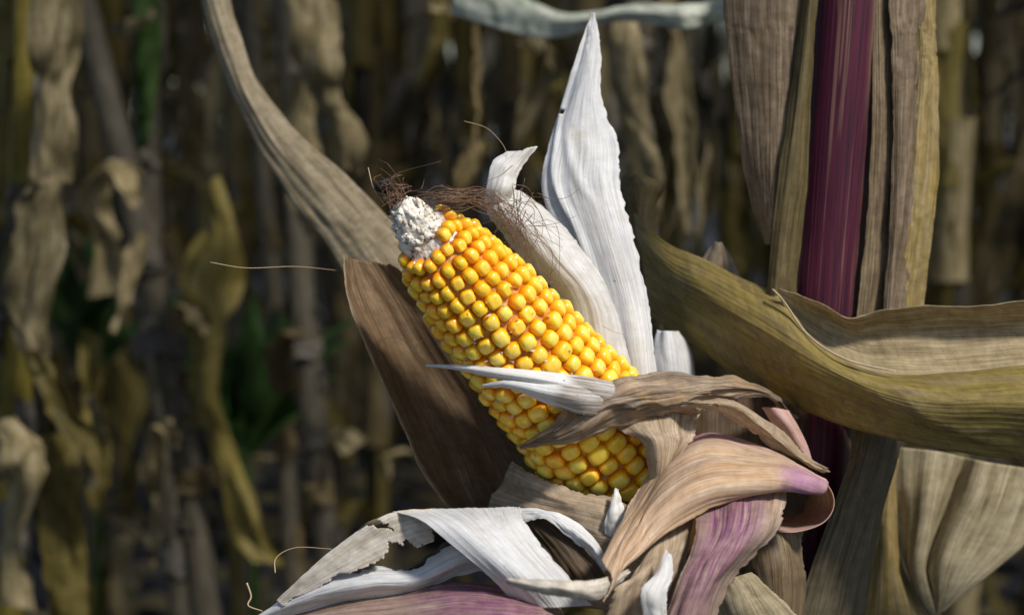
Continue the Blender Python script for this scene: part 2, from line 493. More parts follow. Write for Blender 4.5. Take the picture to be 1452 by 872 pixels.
def plain_noise_mat(name, stops, scale, rough=.8, bump=0.0, dist=.002, coord='Object', detail=6):
    m, t, b, out = new_mat(name)
    tc = nd(t, 'ShaderNodeTexCoord')
    n = nd(t, 'ShaderNodeTexNoise'); n.inputs['Scale'].default_value = scale; n.inputs['Detail'].default_value = detail
    t.links.new(tc.outputs[coord], n.inputs[0])
    c = ramp(t, stops, n.outputs[0]).outputs[0]
    t.links.new(c, b.inputs['Base Color'])
    b.inputs['Roughness'].default_value = rough
    if bump:
        bp = nd(t, 'ShaderNodeBump'); bp.inputs['Strength'].default_value = bump; bp.inputs['Distance'].default_value = dist
        t.links.new(n.outputs[0], bp.inputs['Height']); t.links.new(bp.outputs[0], b.inputs['Normal'])
    return m


M['cob_white'] = plain_noise_mat('cob_white', [(.33, (.16, .11, .07)), (.41, (.62, .54, .43)), (.56, (.82, .77, .68))], 520, bump=.6)  # darkest stop paints the shade in the pits of the tip
M['cob_core'] = plain_noise_mat('cob_core', [(.35, (.45, .16, .02)), (.6, (.66, .32, .08))], 500, bump=.4)
M['soil'] = plain_noise_mat('soil', [(.3, (.012, .013, .017)), (.55, (.036, .038, .045)), (.75, (.09, .09, .09))], 26, bump=.8, dist=.02, detail=8)
M['stalk'] = stalk_mat()
M['hole_dark'] = plain_noise_mat('hole_dark', [(.3, (.01, .008, .006)), (.7, (.03, .022, .015))], 300)

# ------------------------------------------------------------------ ground
xs = np.concatenate([[-90, -30, -12, -6], np.linspace(-4, 4, 110), [6, 12, 30, 90]])
ys = np.concatenate([[-60, -20, -6, -2], np.linspace(0, 9, 120), [12, 20, 40, 120]])
X, Y = np.meshgrid(xs, ys, indexing='ij')
Z = .05 * vnoise(X * 3, Y * 3, 3) + .045 * vnoise(X * 9, Y * 9, 4) + .03 * vnoise(X * 22, Y * 22, 5)
idx = np.arange(X.size).reshape(X.shape)
q = np.stack([idx[:-1, :-1], idx[1:, :-1], idx[1:, 1:], idx[:-1, 1:]], -1).reshape(-1, 4)
g = link_mesh('ground', np.stack([X, Y, Z], -1).reshape(-1, 3), q, M['soil'])
tag(g, 'dark bare field soil under the corn rows', kind='structure')

# ------------------------------------------------------------------ background corn plants
rng = random.Random(7)


def ribbon_rows(path, width, twist, cup, side0, nrm0):
    """rows of 5 points across a ribbon that follows path; side0 is the across direction at its start"""
    path = np.asarray(path, float)
    T = np.gradient(path, axis=0)
    T /= np.linalg.norm(T, axis=1, keepdims=True) + 1e-9
    rows = []
    s = np.asarray(side0, float)
    for k in range(len(path)):
        s = s - T[k] * (s @ T[k]); s /= np.linalg.norm(s) + 1e-9
        n = np.cross(T[k], s)
        a = twist[k]
        sd = s * math.cos(a) + n * math.sin(a)
        nn = np.cross(T[k], sd)
        w = width[k] / 2
        rows.append([path[k] + sd * w * q + nn * w * cup * (q * q) for q in (-1, -.5, 0, .5, 1)])
    return np.array(rows)


def droop_leaf(rg, node, az, length, width, style):
    """centre line of a withered leaf from a node: style 'hang' folds down beside the stalk, 'arch' reaches out"""
    out = np.array([math.cos(az), math.sin(az), 0])
    side = np.array([-math.sin(az), math.cos(az), 0])
    n = 10
    pts = []
    if style == 'hang':
        reach = rg.uniform(.03, .10); up = rg.uniform(.02, .09)
        for k in range(n):
            t = k / (n - 1)
            s = t * length
            if t < .25:
                f = t / .25
                r_ = reach * f; z = up * math.sin(f * math.pi * .55)
            else:
                f = (t - .25) / .75
                r_ = reach + .03 * math.sin(f * 2.5) ; z = up * .98 - f * length * .8
            pts.append(node + out * (r_ + .012) + np.array([0, 0, z]) + side * (.03 * math.sin(t * 4 + az) * t))
        tw = [rg.uniform(-1, 1) * .2 + (t / n) * rg.uniform(-2.6, 2.6) for t in range(n)]
        a = rg.uniform(-2.5, 2.5)
        tw = [a * (k / n) ** 1.3 + rg.uniform(-.6, .6) for k in range(n)]
    else:
        for k in range(n):
            t = k / (n - 1)
            pts.append(node + out * (length * .8 * math.sin(t * 1.5) + .01) + np.array([0, 0, length * (.42 * math.sin(t * 2.6) - .25 * t * t)])
                       + side * (.05 * math.sin(t * 3 + az) * t))
        a = rg.uniform(-1.2, 1.2)
        tw = [a * k / n for k in range(n)]
    if style == 'hang':
        off = np.zeros(3)
        for k in range(3, n):
            off = off + np.array([rg.uniform(-1, 1), rg.uniform(-1, 1), rg.uniform(-.5, .5)]) * .016
            pts[k] = pts[k] + off
    prof = [.55, .8, .95, 1, 1, .95, .85, .7, .45, .06]
    wd = [width * p * rg.uniform(.55, 1.25) for p in prof]
    return ribbon_rows(pts, wd, tw, rg.uniform(.15, .6), side, out)


def stalk_part(parent, pts, r0, r1, material, seg=28, n=10, node_gap=.14):
    A = even_path(pts, seg, 2)
    L = np.concatenate([[0], np.cumsum(np.linalg.norm(np.diff(A, axis=0), axis=1))])
    ph = (L / node_gap) % 1
    rad = r0 + (r1 - r0) * L / L[-1] + .0022 * np.exp(-((ph - .5) / .09) ** 2)
    v, f = tube_geo(A, rad, n)
    uv = []
    for k in range(seg):
        for j in range(n):
            uv.append((j / n * 6, L[k] * 100))
    return link_mesh('stalk', v, f, material, parent, uv=uv)


def bg_plant(loc, seed, label, group=None, height=2.05, lean=(0, 0), mats=('bg_brown', 'bg_olive', 'bg_olive', 'bg_tan', 'bg_gray'), low=.12, name='corn_plant'):
    rg = random.Random(seed)
    root = empty(name, loc, label, 'corn plant', group)
    o = np.array(loc, float)
    pts = [o + np.array([lean[0] * k / 4 + rg.uniform(-.012, .012), lean[1] * k / 4 + rg.uniform(-.012, .012), height * k / 4 - (.03 if k == 0 else 0)]) for k in range(5)]
    stalk_part(root, pts, .0125, .006, M['bg_stalk'])
    az = rg.uniform(0, 6.28)
    z = low
    while z < height - .1:
        f = z / height * 4
        k = min(3, int(f))
        node = pts[k] + (pts[k + 1] - pts[k]) * (f - k)
        style = 'arch' if z > .95 or rg.random() < .16 else 'hang'  # high leaves arch out above the view, added as canopy for shade
        nl = droop_leaf(rg, node, az + rg.uniform(-.4, .4), rg.uniform(.24, .46) if style == 'hang' else (rg.uniform(.5, .75) if z > .95 else rg.uniform(.2, .36)), rg.uniform(.02, .042), style)
        mt = rg.choice(mats) if z < .95 else 'bg_olive'
        sheet('leaf', nl, M[mt], root, nu=9, nv=40, wrinkle=.004, wfreq=(2, 11), rag=(.16, .16), ragf=13, thick=0, seed=rg.randint(0, 999), world=True)
        # the sheath that still clasps the stalk below this leaf
        sh = []
        for q_ in range(4):
            zz = -.13 + .14 * q_ / 3
            rr = .0145 + .004 * (q_ == 3) + rg.uniform(0, .003)
            a0 = az + math.pi + .5
            sh.append([node + np.array([rr * math.cos(a0 + w), rr * math.sin(a0 + w), zz]) for w in np.linspace(0, 4.6, 7)])
        sheet('leaf_sheath', sh, M[rg.choice(('bg_brown', 'bg_tan', 'bg_olive'))], root, nu=14, nv=10, wrinkle=.001, tiprag=.12, thick=0, seed=rg.randint(0, 999), world=True)
        az += math.pi + rg.uniform(-.5, .5)
        z += rg.uniform(.075, .13)
    return root


def copy_tree(o, loc, rz, sc, label=None, group=None):
    r_ = o.copy()
    COL.objects.link(r_)
    r_.location = loc
    r_.rotation_euler = (0, 0, rz)
    r_.scale = (sc, sc, sc)
    if label:
        r_['label'] = label
    if group:
        r_['group'] = group
    for ch in o.children:
        c = ch.copy()
        COL.objects.link(c)
        c.parent = r_
    return r_


BG_LABEL = 'blurred withered brown corn plant standing in the dark rows behind the ear'
BG_GROUP = 'withered corn plants in the blurred rows'
protos = []
row_spec = [(1.5, .17, -.6, 1.5), (2.1, .16, -.8, 1.75), (2.7, .15, -1.0, 1.8), (3.3, .15, -1.15, 1.9), (4.0, .16, -1.4, 2.0)]  # rows run on unseen at the right, added to shade the background
count = 0
for y0, gap, xa, xb in row_spec:
    x = xa
    while x < xb:
        px_ = x + rng.uniform(-.05, .05); py_ = y0 + rng.uniform(-.14, .14)
        x += gap
        if y0 < 1.6 and px_ < -.05 and rng.random() < .5:
            continue
        if len(protos) < 8:
            protos.append(bg_plant((px_, py_, 0), 100 + len(protos), BG_LABEL, BG_GROUP, height=rng.uniform(1.9, 2.2), lean=(rng.uniform(-.12, .12), rng.uniform(-.1, .1))))
        else:
            copy_tree(rng.choice(protos), (px_, py_, 0), rng.uniform(0, 6.28), rng.uniform(.88, 1.08))
        count += 1

# far rows: one mass nobody could count
V, Fs = [], []
fr = np.random.RandomState(3)
for k in range(5200):
    y = 4.5 + 6.5 * fr.rand() ** 1.2
    x = (fr.rand() - .5) * (y * .9 + 3.0)
    z = fr.rand() ** .8 * 2.0
    h = .25 + .35 * fr.rand()
    a = fr.rand() * 6.28
    w = .02 + .025 * fr.rand()
    base = len(V)
    lx, ly = (fr.rand(2) - .5) * .25
    for j in range(5):
        t = j / 4
        ww = w * (1 - .8 * t * t)
        aa = a + t * 1.5
        c = np.array([x + lx * t, y + ly * t, z + h * (1 - t) - .1])
        s = np.array([math.cos(aa), math.sin(aa), .1]) * ww
        V += [c - s, c + s]
    Fs += [(base + 2 * j, base + 2 * j + 1, base + 2 * j + 3, base + 2 * j + 2) for j in range(4)]
fo = link_mesh('far_corn_rows', V, Fs, M['bg_far'], uv=np.random.RandomState(1).rand(len(V), 2) * 4)
tag(fo, 'mass of distant withered corn leaves at the back of the field', kind='stuff')

# fallen leaf litter on the soil
V, Fs = [], []
for k in range(1500):
    y = 1.2 + 4.5 * fr.rand(); x = (fr.rand() - .5) * (y * .8 + .6)
    a = fr.rand() * 6.28; L_ = .05 + .16 * fr.rand(); w = .008 + .018 * fr.rand()
    base = len(V)
    zz = .02 + .03 * fr.rand()
    for j in range(5):
        t = j / 4 - .5
        c = np.array([x + math.cos(a) * L_ * t, y + math.sin(a) * L_ * t, zz + .05 * (.25 - t * t) * fr.rand()])
        s = np.array([-math.sin(a), math.cos(a), (fr.rand() - .5) * 1.2]) * w * (1 - 3 * t * t)
        V += [c - s, c + s]
    Fs += [(base + 2 * j, base + 2 * j + 1, base + 2 * j + 3, base + 2 * j + 2) for j in range(4)]
lt = link_mesh('leaf_litter', V, Fs, M['bg_tan'], uv=np.random.RandomState(2).rand(len(V), 2) * 4)
tag(lt, 'scattered scraps of fallen dry leaves on the soil', kind='stuff')


# ------------------------------------------------------------------ background pieces that can be picked out
def on_ground(px, mm, lean=0):
    p = P(px, 436, mm)
    return (float(p[0]), float(p[1]), 0.0)


def px_stalk(parent, pts, r, material=None):
    """a stalk through photo points (px, py, mm), carried on to the soil and up above the frame"""
    A = [P(*p) for p in pts]
    top, low = A[0], A[-1]
    d0 = A[0] - A[1]; d1 = A[-1] - A[-2]
    up_ = top + d0 / max(abs(d0[2]), 1e-6) * max(0, 1.9 - top[2])
    dn = low.copy()
    if low[2] > -.02:
        dn = low + d1 / max(abs(d1[2]), 1e-6) * (low[2] + .03) * np.array([.5, .5, 1])
    pl = [up_] + A + ([dn] if low[2] > -.02 else [])
    return stalk_part(parent, pl[::-1], r, r * .6, material or M['bg_stalk'], seg=36)


def px_plant(label, stalk, r, leaves, name='corn_plant', upper=2, seed=0, smat='bg_stalk'):
    base = P(*stalk[-1])
    root = empty(name, (float(base[0]), float(base[1]), 0.0), label, 'corn plant')
    px_stalk(root, stalk, r, M[smat])
    for k, (rows, mt) in enumerate(leaves):
        sheet('leaf', rows, M[mt], root, nu=18, nv=60, wrinkle=.006, wfreq=(2, 7), rag=(.1, .1), ragf=11, thick=0, seed=seed + k)
    rg = random.Random(seed)
    sp_ = even_path([P(*p) for p in stalk], 60, 1)
    k = rg.randint(2, 5)
    two = [rg.choice(('bg_brown', 'bg_gray')), rg.choice(('bg_brown', 'bg_gray', 'bg_stalk'))]
    while k < 52:
        h_ = rg.randint(5, 9)
        seg_ = sp_[k:k + h_:2] if len(sp_[k:k + h_:2]) > 2 else sp_[k:k + h_]
        a0 = rg.uniform(0, 6.28)
        sh = []
        for q_, c_ in enumerate(seg_):
            rr = r * (1.12 + .30 * (q_ / len(seg_)) ** 2 + rg.uniform(0, .12))
            sh.append([c_ + np.array([rr * math.cos(a0 + w), rr * math.sin(a0 + w), 0]) for w in np.linspace(0, rg.uniform(3.8, 5.2), 7)])
        sheet('leaf_sheath', sh, M[rg.choice(two)], root, nu=16, nv=24, wrinkle=.002, wfreq=(3, 5), rag=(.1, .1), ragf=9, tiprag=.35, endrag=.25, thick=0, seed=rg.randint(0, 999), world=True)
        k += h_ + rg.randint(0, 3)
    for k in range(upper):
        node = np.array([base[0], base[1], 1.15 + .25 * k])
        nl = droop_leaf(rg, node, (-1.57 if k % 2 == 0 else 1.6) + rg.uniform(-.6, .6), .65, .055, 'arch')  # unseen upper leaf, added to shade the plants below
        sheet('leaf', nl, M['bg_olive'], root, nu=9, nv=24, wrinkle=.003, thick=0, seed=seed + 50 + k, world=True)
    return root


def strip(pts, w, d2=None):
    """rows for a leaf that hangs along photo points (px, py, mm, width in px[, slant]); each stretch folds its own way"""
    rows = []
    rg = random.Random(int(pts[0][0] * 7 + pts[-1][1] * 3))
    sgn = rg.choice((-1, 1))
    for p in pts:
        x, y, mm, ww = p[:4]
        sl_ = p[4] if len(p) > 4 else rg.uniform(-8, 8)
        cp = sgn * rg.uniform(2, 11)
        mid = rg.uniform(-.14, .14)
        x += rg.uniform(-4, 4)
        ww *= rg.uniform(.72, 1.1)
        tw = rg.uniform(-14, 14)
        rows.append([(x - ww / 2, y + sl_, mm + tw), (x - ww * (.22 - mid), y + sl_ / 2, mm - cp + tw / 2), (x + ww * mid, y, mm - cp * 1.3), (x + ww * (.22 + mid), y - sl_ / 2, mm - cp - tw / 2), (x + ww / 2, y - sl_, mm - tw)])
    return rows


px_plant('yellowish corn stalk with a pinched brown leaf at the far left edge',
         [(45, -40, 520), (32, 200, 520), (28, 430, 530), (10, 900, 560)], .010,
         [(strip([(84, -30, 480, 74), (84, 60, 480, 70), (80, 118, 485, 44), (80, 190, 480, 78), (72, 250, 480, 66), (56, 278, 478, 40), (58, 350, 478, 72), (46, 430, 485, 56), (42, 500, 490, 30)], 0), 'bg_tan'),
          (strip([(40, 440, 500, 40), (60, 510, 500, 54), (95, 580, 500, 60), (128, 640, 505, 44), (150, 690, 510, 20)], 0), 'bg_olive'),
          (strip([(92, 610, 540, 40), (88, 700, 540, 62), (94, 800, 545, 66), (92, 900, 550, 50)], 0), 'bg_olive'),
          (strip([(130, 560, 560, 20), (142, 620, 560, 40), (132, 690, 560, 30)], 0), 'bg_tan'),
          (strip([(12, -20, 560, 40), (14, 100, 560, 44), (8, 240, 560, 30), (2, 330, 560, 20)], 0), 'bg_olive'),
          (strip([(5, 600, 520, 20), (25, 640, 500, 50, 10), (40, 680, 500, 60, 14), (25, 760, 510, 40), (20, 860, 520, 50)], 0), 'bg_tan')], seed=11, smat='bg_yellow')
px_plant('corn plant at left with a bent pale leaf and a green upper leaf',
         [(212, -60, 900), (206, 200, 900), (215, 420, 910), (240, 640, 930), (262, 900, 950)], .012,
         [(strip([(150, 420, 760, 40), (150, 340, 760, 46), (140, 290, 750, 50), (152, 240, 730, 34), (180, 250, 700, 44, 10), (200, 285, 700, 30, 14)], 0), 'bg_tan'),
          (strip([(165, 470, 760, 20), (180, 400, 770, 44), (195, 330, 780, 40)], 0), 'bg_tan'),
          (strip([(207, -30, 860, 40), (208, 60, 860, 36), (210, 150, 870, 24), (206, 210, 880, 8)], 0), 'bg_bright_green'),
          (strip([(178, 40, 850, 16), (195, 26, 840, 18), (215, 24, 840, 12)], 0), 'bg_tan'),
          (strip([(132, 470, 800, 40), (128, 560, 800, 52), (140, 640, 810, 44), (135, 720, 820, 30)], 0), 'bg_olive')], seed=21)
px_plant('gray jointed corn stalk at left with tan bent leaf ends',
         [(200, 330, 820), (235, 470, 820), (262, 640, 830), (292, 840, 850)], .0125,
         [(strip([(250, 470, 780, 20), (258, 440, 760, 34), (275, 445, 760, 30, 8), (292, 470, 770, 22, 10)], 0), 'bg_tan'),
          (strip([(300, 260, 800, 30), (310, 330, 790, 70), (300, 400, 780, 84), (290, 470, 790, 56), (292, 560, 800, 36), (320, 640, 810, 40), (350, 740, 820, 44), (375, 800, 830, 40)], 0), 'bg_olive'),
          (strip([(212, 690, 800, 30), (218, 620, 790, 40), (235, 608, 780, 36, 8), (252, 630, 780, 24, 10)], 0), 'bg_tan'),
          (strip([(225, 700, 800, 22), (222, 760, 810, 30), (215, 800, 810, 26)], 0), 'bg_tan')], seed=31)
px_plant('gray corn stalk in the shade left of the bottom husk',
         [(425, 380, 900), (430, 500, 900), (450, 640, 910), (470, 840, 930)], .0125,
         [(strip([(400, 560, 880, 30), (396, 500, 860, 40), (408, 470, 850, 34), (425, 485, 850, 22)], 0), 'bg_brown'),
          (strip([(455, 700, 860, 20), (462, 640, 850, 34), (480, 612, 840, 36, 8), (505, 635, 840, 24, 10)], 0), 'bg_tan')], seed=41)
px_plant('corn plant behind the cob tip with a long twisted tan leaf',
         [(352, -60, 1150), (366, 200, 1150), (392, 450, 1160), (420, 900, 1200)], .010,
         [(strip([(420, -40, 640, 40), (440, 30, 640, 62), (455, 90, 640, 66), (470, 140, 645, 60), (492, 190, 650, 44), (500, 240, 655, 24)], 0), 'bg_tan'),
          (strip([(430, 100, 690, 30), (425, 180, 690, 50), (440, 250, 700, 60), (460, 330, 700, 40)], 0), 'bg_tan')], seed=51)
px_plant('corn plant beyond the tall white husk with pale hanging leaves',
         [(905, -60, 620), (892, 120, 620), (905, 260, 630), (930, 520, 650), (960, 900, 700)], .010,
         [(strip([(880, 20, 560, 44), (890, 100, 560, 48), (905, 180, 565, 46), (922, 240, 570, 36), (930, 300, 575, 20)], 0), 'bg_tan'),
          (strip([(735, 210, 700, 34), (752, 150, 690, 40), (775, 95, 680, 36), (768, 60, 680, 24), (748, 70, 680, 14)], 0), 'bg_tan'),
          (strip([(960, 40, 780, 34), (955, 130, 780, 44), (965, 240, 780, 40), (972, 330, 790, 26)], 0), 'bg_tan'),
          (strip([(1018, 90, 820, 26), (1012, 180, 820, 34), (998, 280, 820, 38), (985, 380, 830, 30)], 0), 'bg_tan'),
          (strip([(672, 20, 620, 20), (668, 90, 620, 34), (676, 150, 620, 24), (664, 220, 620, 40), (650, 300, 620, 22)], 0), 'bg_brown'),
          (strip([(610, 10, 700, 30), (615, 20, 690, 40), (640, 15, 690, 20)], 0), 'bg_tan')], seed=61)
# pale fallen leaf pieces low in the shade
for rows, lb in ((strip([(340, 640, 1300, 8), (350, 645, 1290, 40), (375, 648, 1290, 50, -6), (410, 640, 1300, 50)], 0), 'broad pale dead leaf lying low behind the gray stalks'),
                 (strip([(545, 680, 900, 14), (555, 650, 890, 30), (585, 640, 890, 34, -6), (605, 650, 900, 20)], 0), 'pale bent leaf scrap below the left brown husk')):
    o = sheet('fallen_leaf', rows, M['bg_tan'], None, nu=10, nv=24, wrinkle=.002, thick=.0004, seed=5)
    tag(o, lb, 'leaf')


def weed(px, py, mm, label, n=26, seed=0, size=.11):
    p = P(px, py, mm)
    root = empty('green_weed', (float(p[0]), float(p[1]), 0), label, 'weed')
    rg = random.Random(seed)
    for k in range(n):
        a = rg.uniform(0, 6.28)
        h = p[2] + rg.uniform(-.06, .06)
        tip = np.array([p[0] + math.cos(a) * size * rg.random(), p[1] + math.sin(a) * size * rg.random(), h])
        st = np.array([p[0], p[1], p[2] * .8 - .02])
        path = [st + (tip - st) * t + np.array([0, 0, .02 * math.sin(t * 3)]) for t in np.linspace(0, 1, 6)]
        rows = ribbon_rows(path, [.006, .02, .03, .03, .018, .003], [a * t * .2 for t in range(6)], .3, (-math.sin(a), math.cos(a), 0), None)
        sheet('leaf', rows, M['bg_green'], root, nu=5, nv=10, thick=0, seed=k, world=True)
    stalks = [[np.array([p[0], p[1], -.02]), np.array([p[0] + .01, p[1], p[2] * .5]), np.array([p[0], p[1], p[2]])]]
    strands('stem', stalks, [.004], M['bg_green'], root)


weed(340, 495, 1100, 'dark green weed between the blurred stalks at left', seed=1)
weed(120, 400, 1500, 'faint green weed far back behind the bent pale leaf', seed=2, n=16)

# ------------------------------------------------------------------ the corn plant that carries the ear
SHIFT[0] = -22.0
st_top, st_a, st_b, st_c = P(1222, -400, 40), P(1203, 0, 38), P(1166, 440, 42), P(1150, 700, 44)
base_dir = st_c - st_b
st_base = st_c + base_dir / abs(base_dir[2]) * (st_c[2] + .03) * np.array([.6, .6, 1])
plant = empty('corn_plant', (float(st_base[0]), float(st_base[1]), 0), 'corn plant with the dark purple stalk at right that carries the yellow ear', 'corn plant')
A = even_path([P(1270, -2600, 48), st_top, st_a, st_b, st_c, st_base], 160)
Lc = np.concatenate([[0], np.cumsum(np.linalg.norm(np.diff(A, axis=0), axis=1))])
v, f = tube_geo(A, .0113 + 0 * Lc, 40)
v = np.array(v).reshape(160, 40, 3)
uv = np.stack([np.ones((160, 1)) * np.linspace(0, 7.4, 40)[None], (Lc * 100)[:, None] * np.ones((1, 40))], -1).reshape(-1, 2)
th = np.linspace(0, 2 * math.pi, 40, endpoint=False)
ctr = A[:, None, :]
rel = v - ctr
flute = .0004 * (vnoise(np.linspace(0, 18, 40)[None] * np.ones((160, 1)), (Lc * 8)[:, None], 5))
v = ctr + rel * (1 + flute[..., None] / .0118)
# pale fibres show on the right flank above, and at the lower tip
proj_x = (v - ctr)[..., 0] / .0118
zz = v[..., 2]
tn = np.clip((proj_x - .45) * 3, 0, 1) * np.clip((zz - .655) * 30, 0, 1) + np.clip((proj_x - .5) * 2, 0, 1) * np.clip((.665 - zz) * 40, 0, 1) * .5
stalk = link_mesh('stalk', v.reshape(-1, 3), f, M['stalk'], plant, uv=uv, tint=tn.ravel())
stalk['label'] = 'dark purple fluted stalk'


def vrows(spec, K=4, bulge=4):
    """rows given as (y, x left, x right, mm left, mm right): sheet rows bulging towards the viewer"""
    rows = []
    for y, xl, xr, a, b in spec:
        row = []
        for k in range(K):
            t = k / (K - 1)
            row.append((xl + (xr - xl) * t, y, a + (b - a) * t - bulge * math.sin(math.pi * t)))
        rows.append(row)
    return rows


sheet('leaf_sheath', vrows([(-400, 1245, 1295, 53, 62), (-30, 1236, 1283, 52, 60), (150, 1236, 1288, 52, 60), (300, 1228, 1292, 53, 62), (440, 1214, 1286, 54, 64), (600, 1198, 1268, 56, 66)], bulge=3),
      M['sheath_tan'], plant, nu=50, nv=140, ribs=.00022, rib_freq=13, wrinkle=.0005, wfreq=(3, 10), rag=(.05, .07), ragf=22, seed=3, label='tan sheath strip clasping the right of the purple stalk')
sheet('leaf_sheath', vrows([(-400, 1262, 1330, 50, 58), (-30, 1256, 1314, 50, 58), (60, 1262, 1309, 50, 58), (130, 1264, 1304, 50, 57), (220, 1264, 1298, 51, 57), (310, 1262, 1294, 51, 57), (400, 1254, 1288, 52, 58), (500, 1248, 1280, 52, 58)], bulge=3),
      M['sheath_gray'], plant, nu=40, nv=110, ribs=.0002, rib_freq=10, wrinkle=.0009, crumple=.35, wfreq=(3, 9), rag=(.10, .34), ragf=15, seed=4, label='gray brown pointed sheath piece')
sheet('leaf_sheath', vrows([(-400, 1300, 1345, 62, 70), (-30, 1296, 1326, 60, 67), (60, 1303, 1326, 60, 66), (110, 1300, 1330, 60, 66), (250, 1287, 1329, 60, 67), (350, 1280, 1319, 60, 67), (440, 1264, 1309, 60, 68), (600, 1250, 1296, 62, 70)], bulge=2),
      M['sheath_yellow'], plant, nu=36, nv=120, ribs=.0002, rib_freq=8, wrinkle=.0007, wfreq=(2, 9), rag=(.13, .05), ragf=16, seed=5, label='yellowish split sheath edge')
sheet('leaf', vrows([(-400, 1040, 1160, 56, 50), (-30, 1027, 1150, 56, 50), (60, 1031, 1148, 56, 50), (150, 1042, 1142, 56, 50), (230, 1054, 1131, 56, 50), (300, 1070, 1114, 56, 51), (347, 1086, 1098, 56, 54)], bulge=4),
      M['sheath_gray'], plant, nu=60, nv=120, ribs=.00012, rib_freq=11, wrinkle=.0014, crumple=.35, wfreq=(2.5, 3), rag=(.02, .02), seed=6, label='gray brown leaf hanging to a point left of the stalk')
sheet('leaf', vrows([(-60, 1148, 1162, 48, 50), (90, 1130, 1152, 47, 49), (250, 1106, 1144, 47, 50), (400, 1090, 1128, 48, 52), (520, 1088, 1124, 50, 54)], bulge=4),
      M['sheath_olive'], plant, nu=26, nv=70, ribs=.0002, rib_freq=6, wrinkle=.0005, seed=7, label='narrow olive strip along the left of the stalk')

blade = [[(896, 300, 96), (902, 345, 92), (912, 400, 88), (920, 450, 86)],
         [(945, 343, 80), (952, 390, 72), (965, 440, 68), (985, 498, 70)],
         [(1000, 367, 66), (1012, 420, 56), (1030, 480, 54), (1050, 545, 58)],
         [(1060, 396, 54), (1075, 455, 42), (1092, 515, 40), (1112, 573, 46)],
         [(1104, 417, 46), (1132, 490, 30), (1152, 545, 28), (1176, 600, 30)],
         [(1147, 473, 38), (1190, 525, 20), (1215, 570, 18), (1240, 620, 20)],
         [(1200, 508, 30), (1250, 550, 12), (1280, 590, 10), (1308, 634, 14)],
         [(1270, 527, 24), (1320, 562, 6), (1345, 604, 6), (1380, 646, 10)],
         [(1360, 523, 22), (1400, 560, 2), (1425, 606, 2), (1455, 657, 7)],
         [(1470, 513, 20), (1490, 560, 0), (1515, 612, 0), (1545, 675, 6)],
         [(1600, 520, 22), (1610, 570, 2), (1620, 620, 2), (1640, 690, 18)], [(1740, 560, 34), (1745, 600, 16), (1750, 640, 16), (1755, 690, 28)], [(1880, 640, 50), (1882, 655, 42), (1884, 668, 42), (1886, 680, 46)], [(1960, 700, 60), (1961, 702, 59), (1961, 704, 59), (1962, 706, 60)]]
bl = sheet('leaf', blade, M['olive_leaf'], plant, nu=70, nv=210, ribs=.00012, rib_freq=18, wrinkle=.0012, wfreq=(3, 6), rag=(.012, .02), ragf=14, seed=8, label='broad olive brown leaf crossing in front of the stalk')
SHIFT[0] = -26.0
flap = [[(1100, 411, 46), (1104, 418, 46), (1106, 424, 46), (1110, 432, 46)],
        [(1132, 420, 42), (1136, 436, 45), (1142, 456, 45), (1152, 484, 42)],
        [(1165, 433, 38), (1172, 452, 43), (1182, 480, 42), (1200, 516, 36)],
        [(1203, 452, 34), (1213, 470, 40), (1226, 498, 38), (1245, 530, 30)],
        [(1245, 441, 32), (1260, 467, 38), (1275, 500, 35), (1295, 536, 28)],
        [(1305, 434, 30), (1322, 464, 36), (1338, 500, 33), (1355, 534, 26)],
        [(1380, 435, 27), (1392, 462, 34), (1402, 495, 31), (1415, 528, 24)],
        [(1447, 430, 24), (1455, 460, 32), (1465, 490, 29), (1475, 522, 22)],
        [(1540, 440, 24), (1545, 464, 30), (1550, 490, 28), (1560, 518, 22)],
        [(1640, 480, 30), (1645, 495, 33), (1650, 510, 32), (1655, 530, 26)],
        [(1760, 565, 42), (1762, 570, 43), (1764, 576, 42), (1766, 582, 38)]]
fp = sheet('leaf_fold', flap, M['flap_leaf'], bl, nu=50, nv=140, ribs=.00012, rib_freq=14, wrinkle=.0009, wfreq=(3, 6), rag=(.05, 0), ragf=12, seed=9, label='lighter upturned half of the broad leaf')
SHIFT[0] = -22.0
rim = catmull(np.array([r_[0] for r_ in blade[3:8]], float), np.linspace(.2, 1, 22))
rim_rows = []
for k, p_ in enumerate(rim):
    w_ = 7 * math.sin(math.pi * (k / 21) ** .8) ** .6 + .3
    rim_rows.append([(p_[0] - w_ * .5, p_[1] + w_ * .1 - 1, p_[2] - 4), (p_[0] - w_ * .2, p_[1] + w_ * .3 - 1, p_[2] - 5), (p_[0], p_[1] + w_ * .6 - 1, p_[2] - 5)])
sheet('leaf_margin', rim_rows, M['pale_margin'], bl, nu=6, nv=80, thick=.0004, seed=10, label='pale curved rim of the broad leaf')

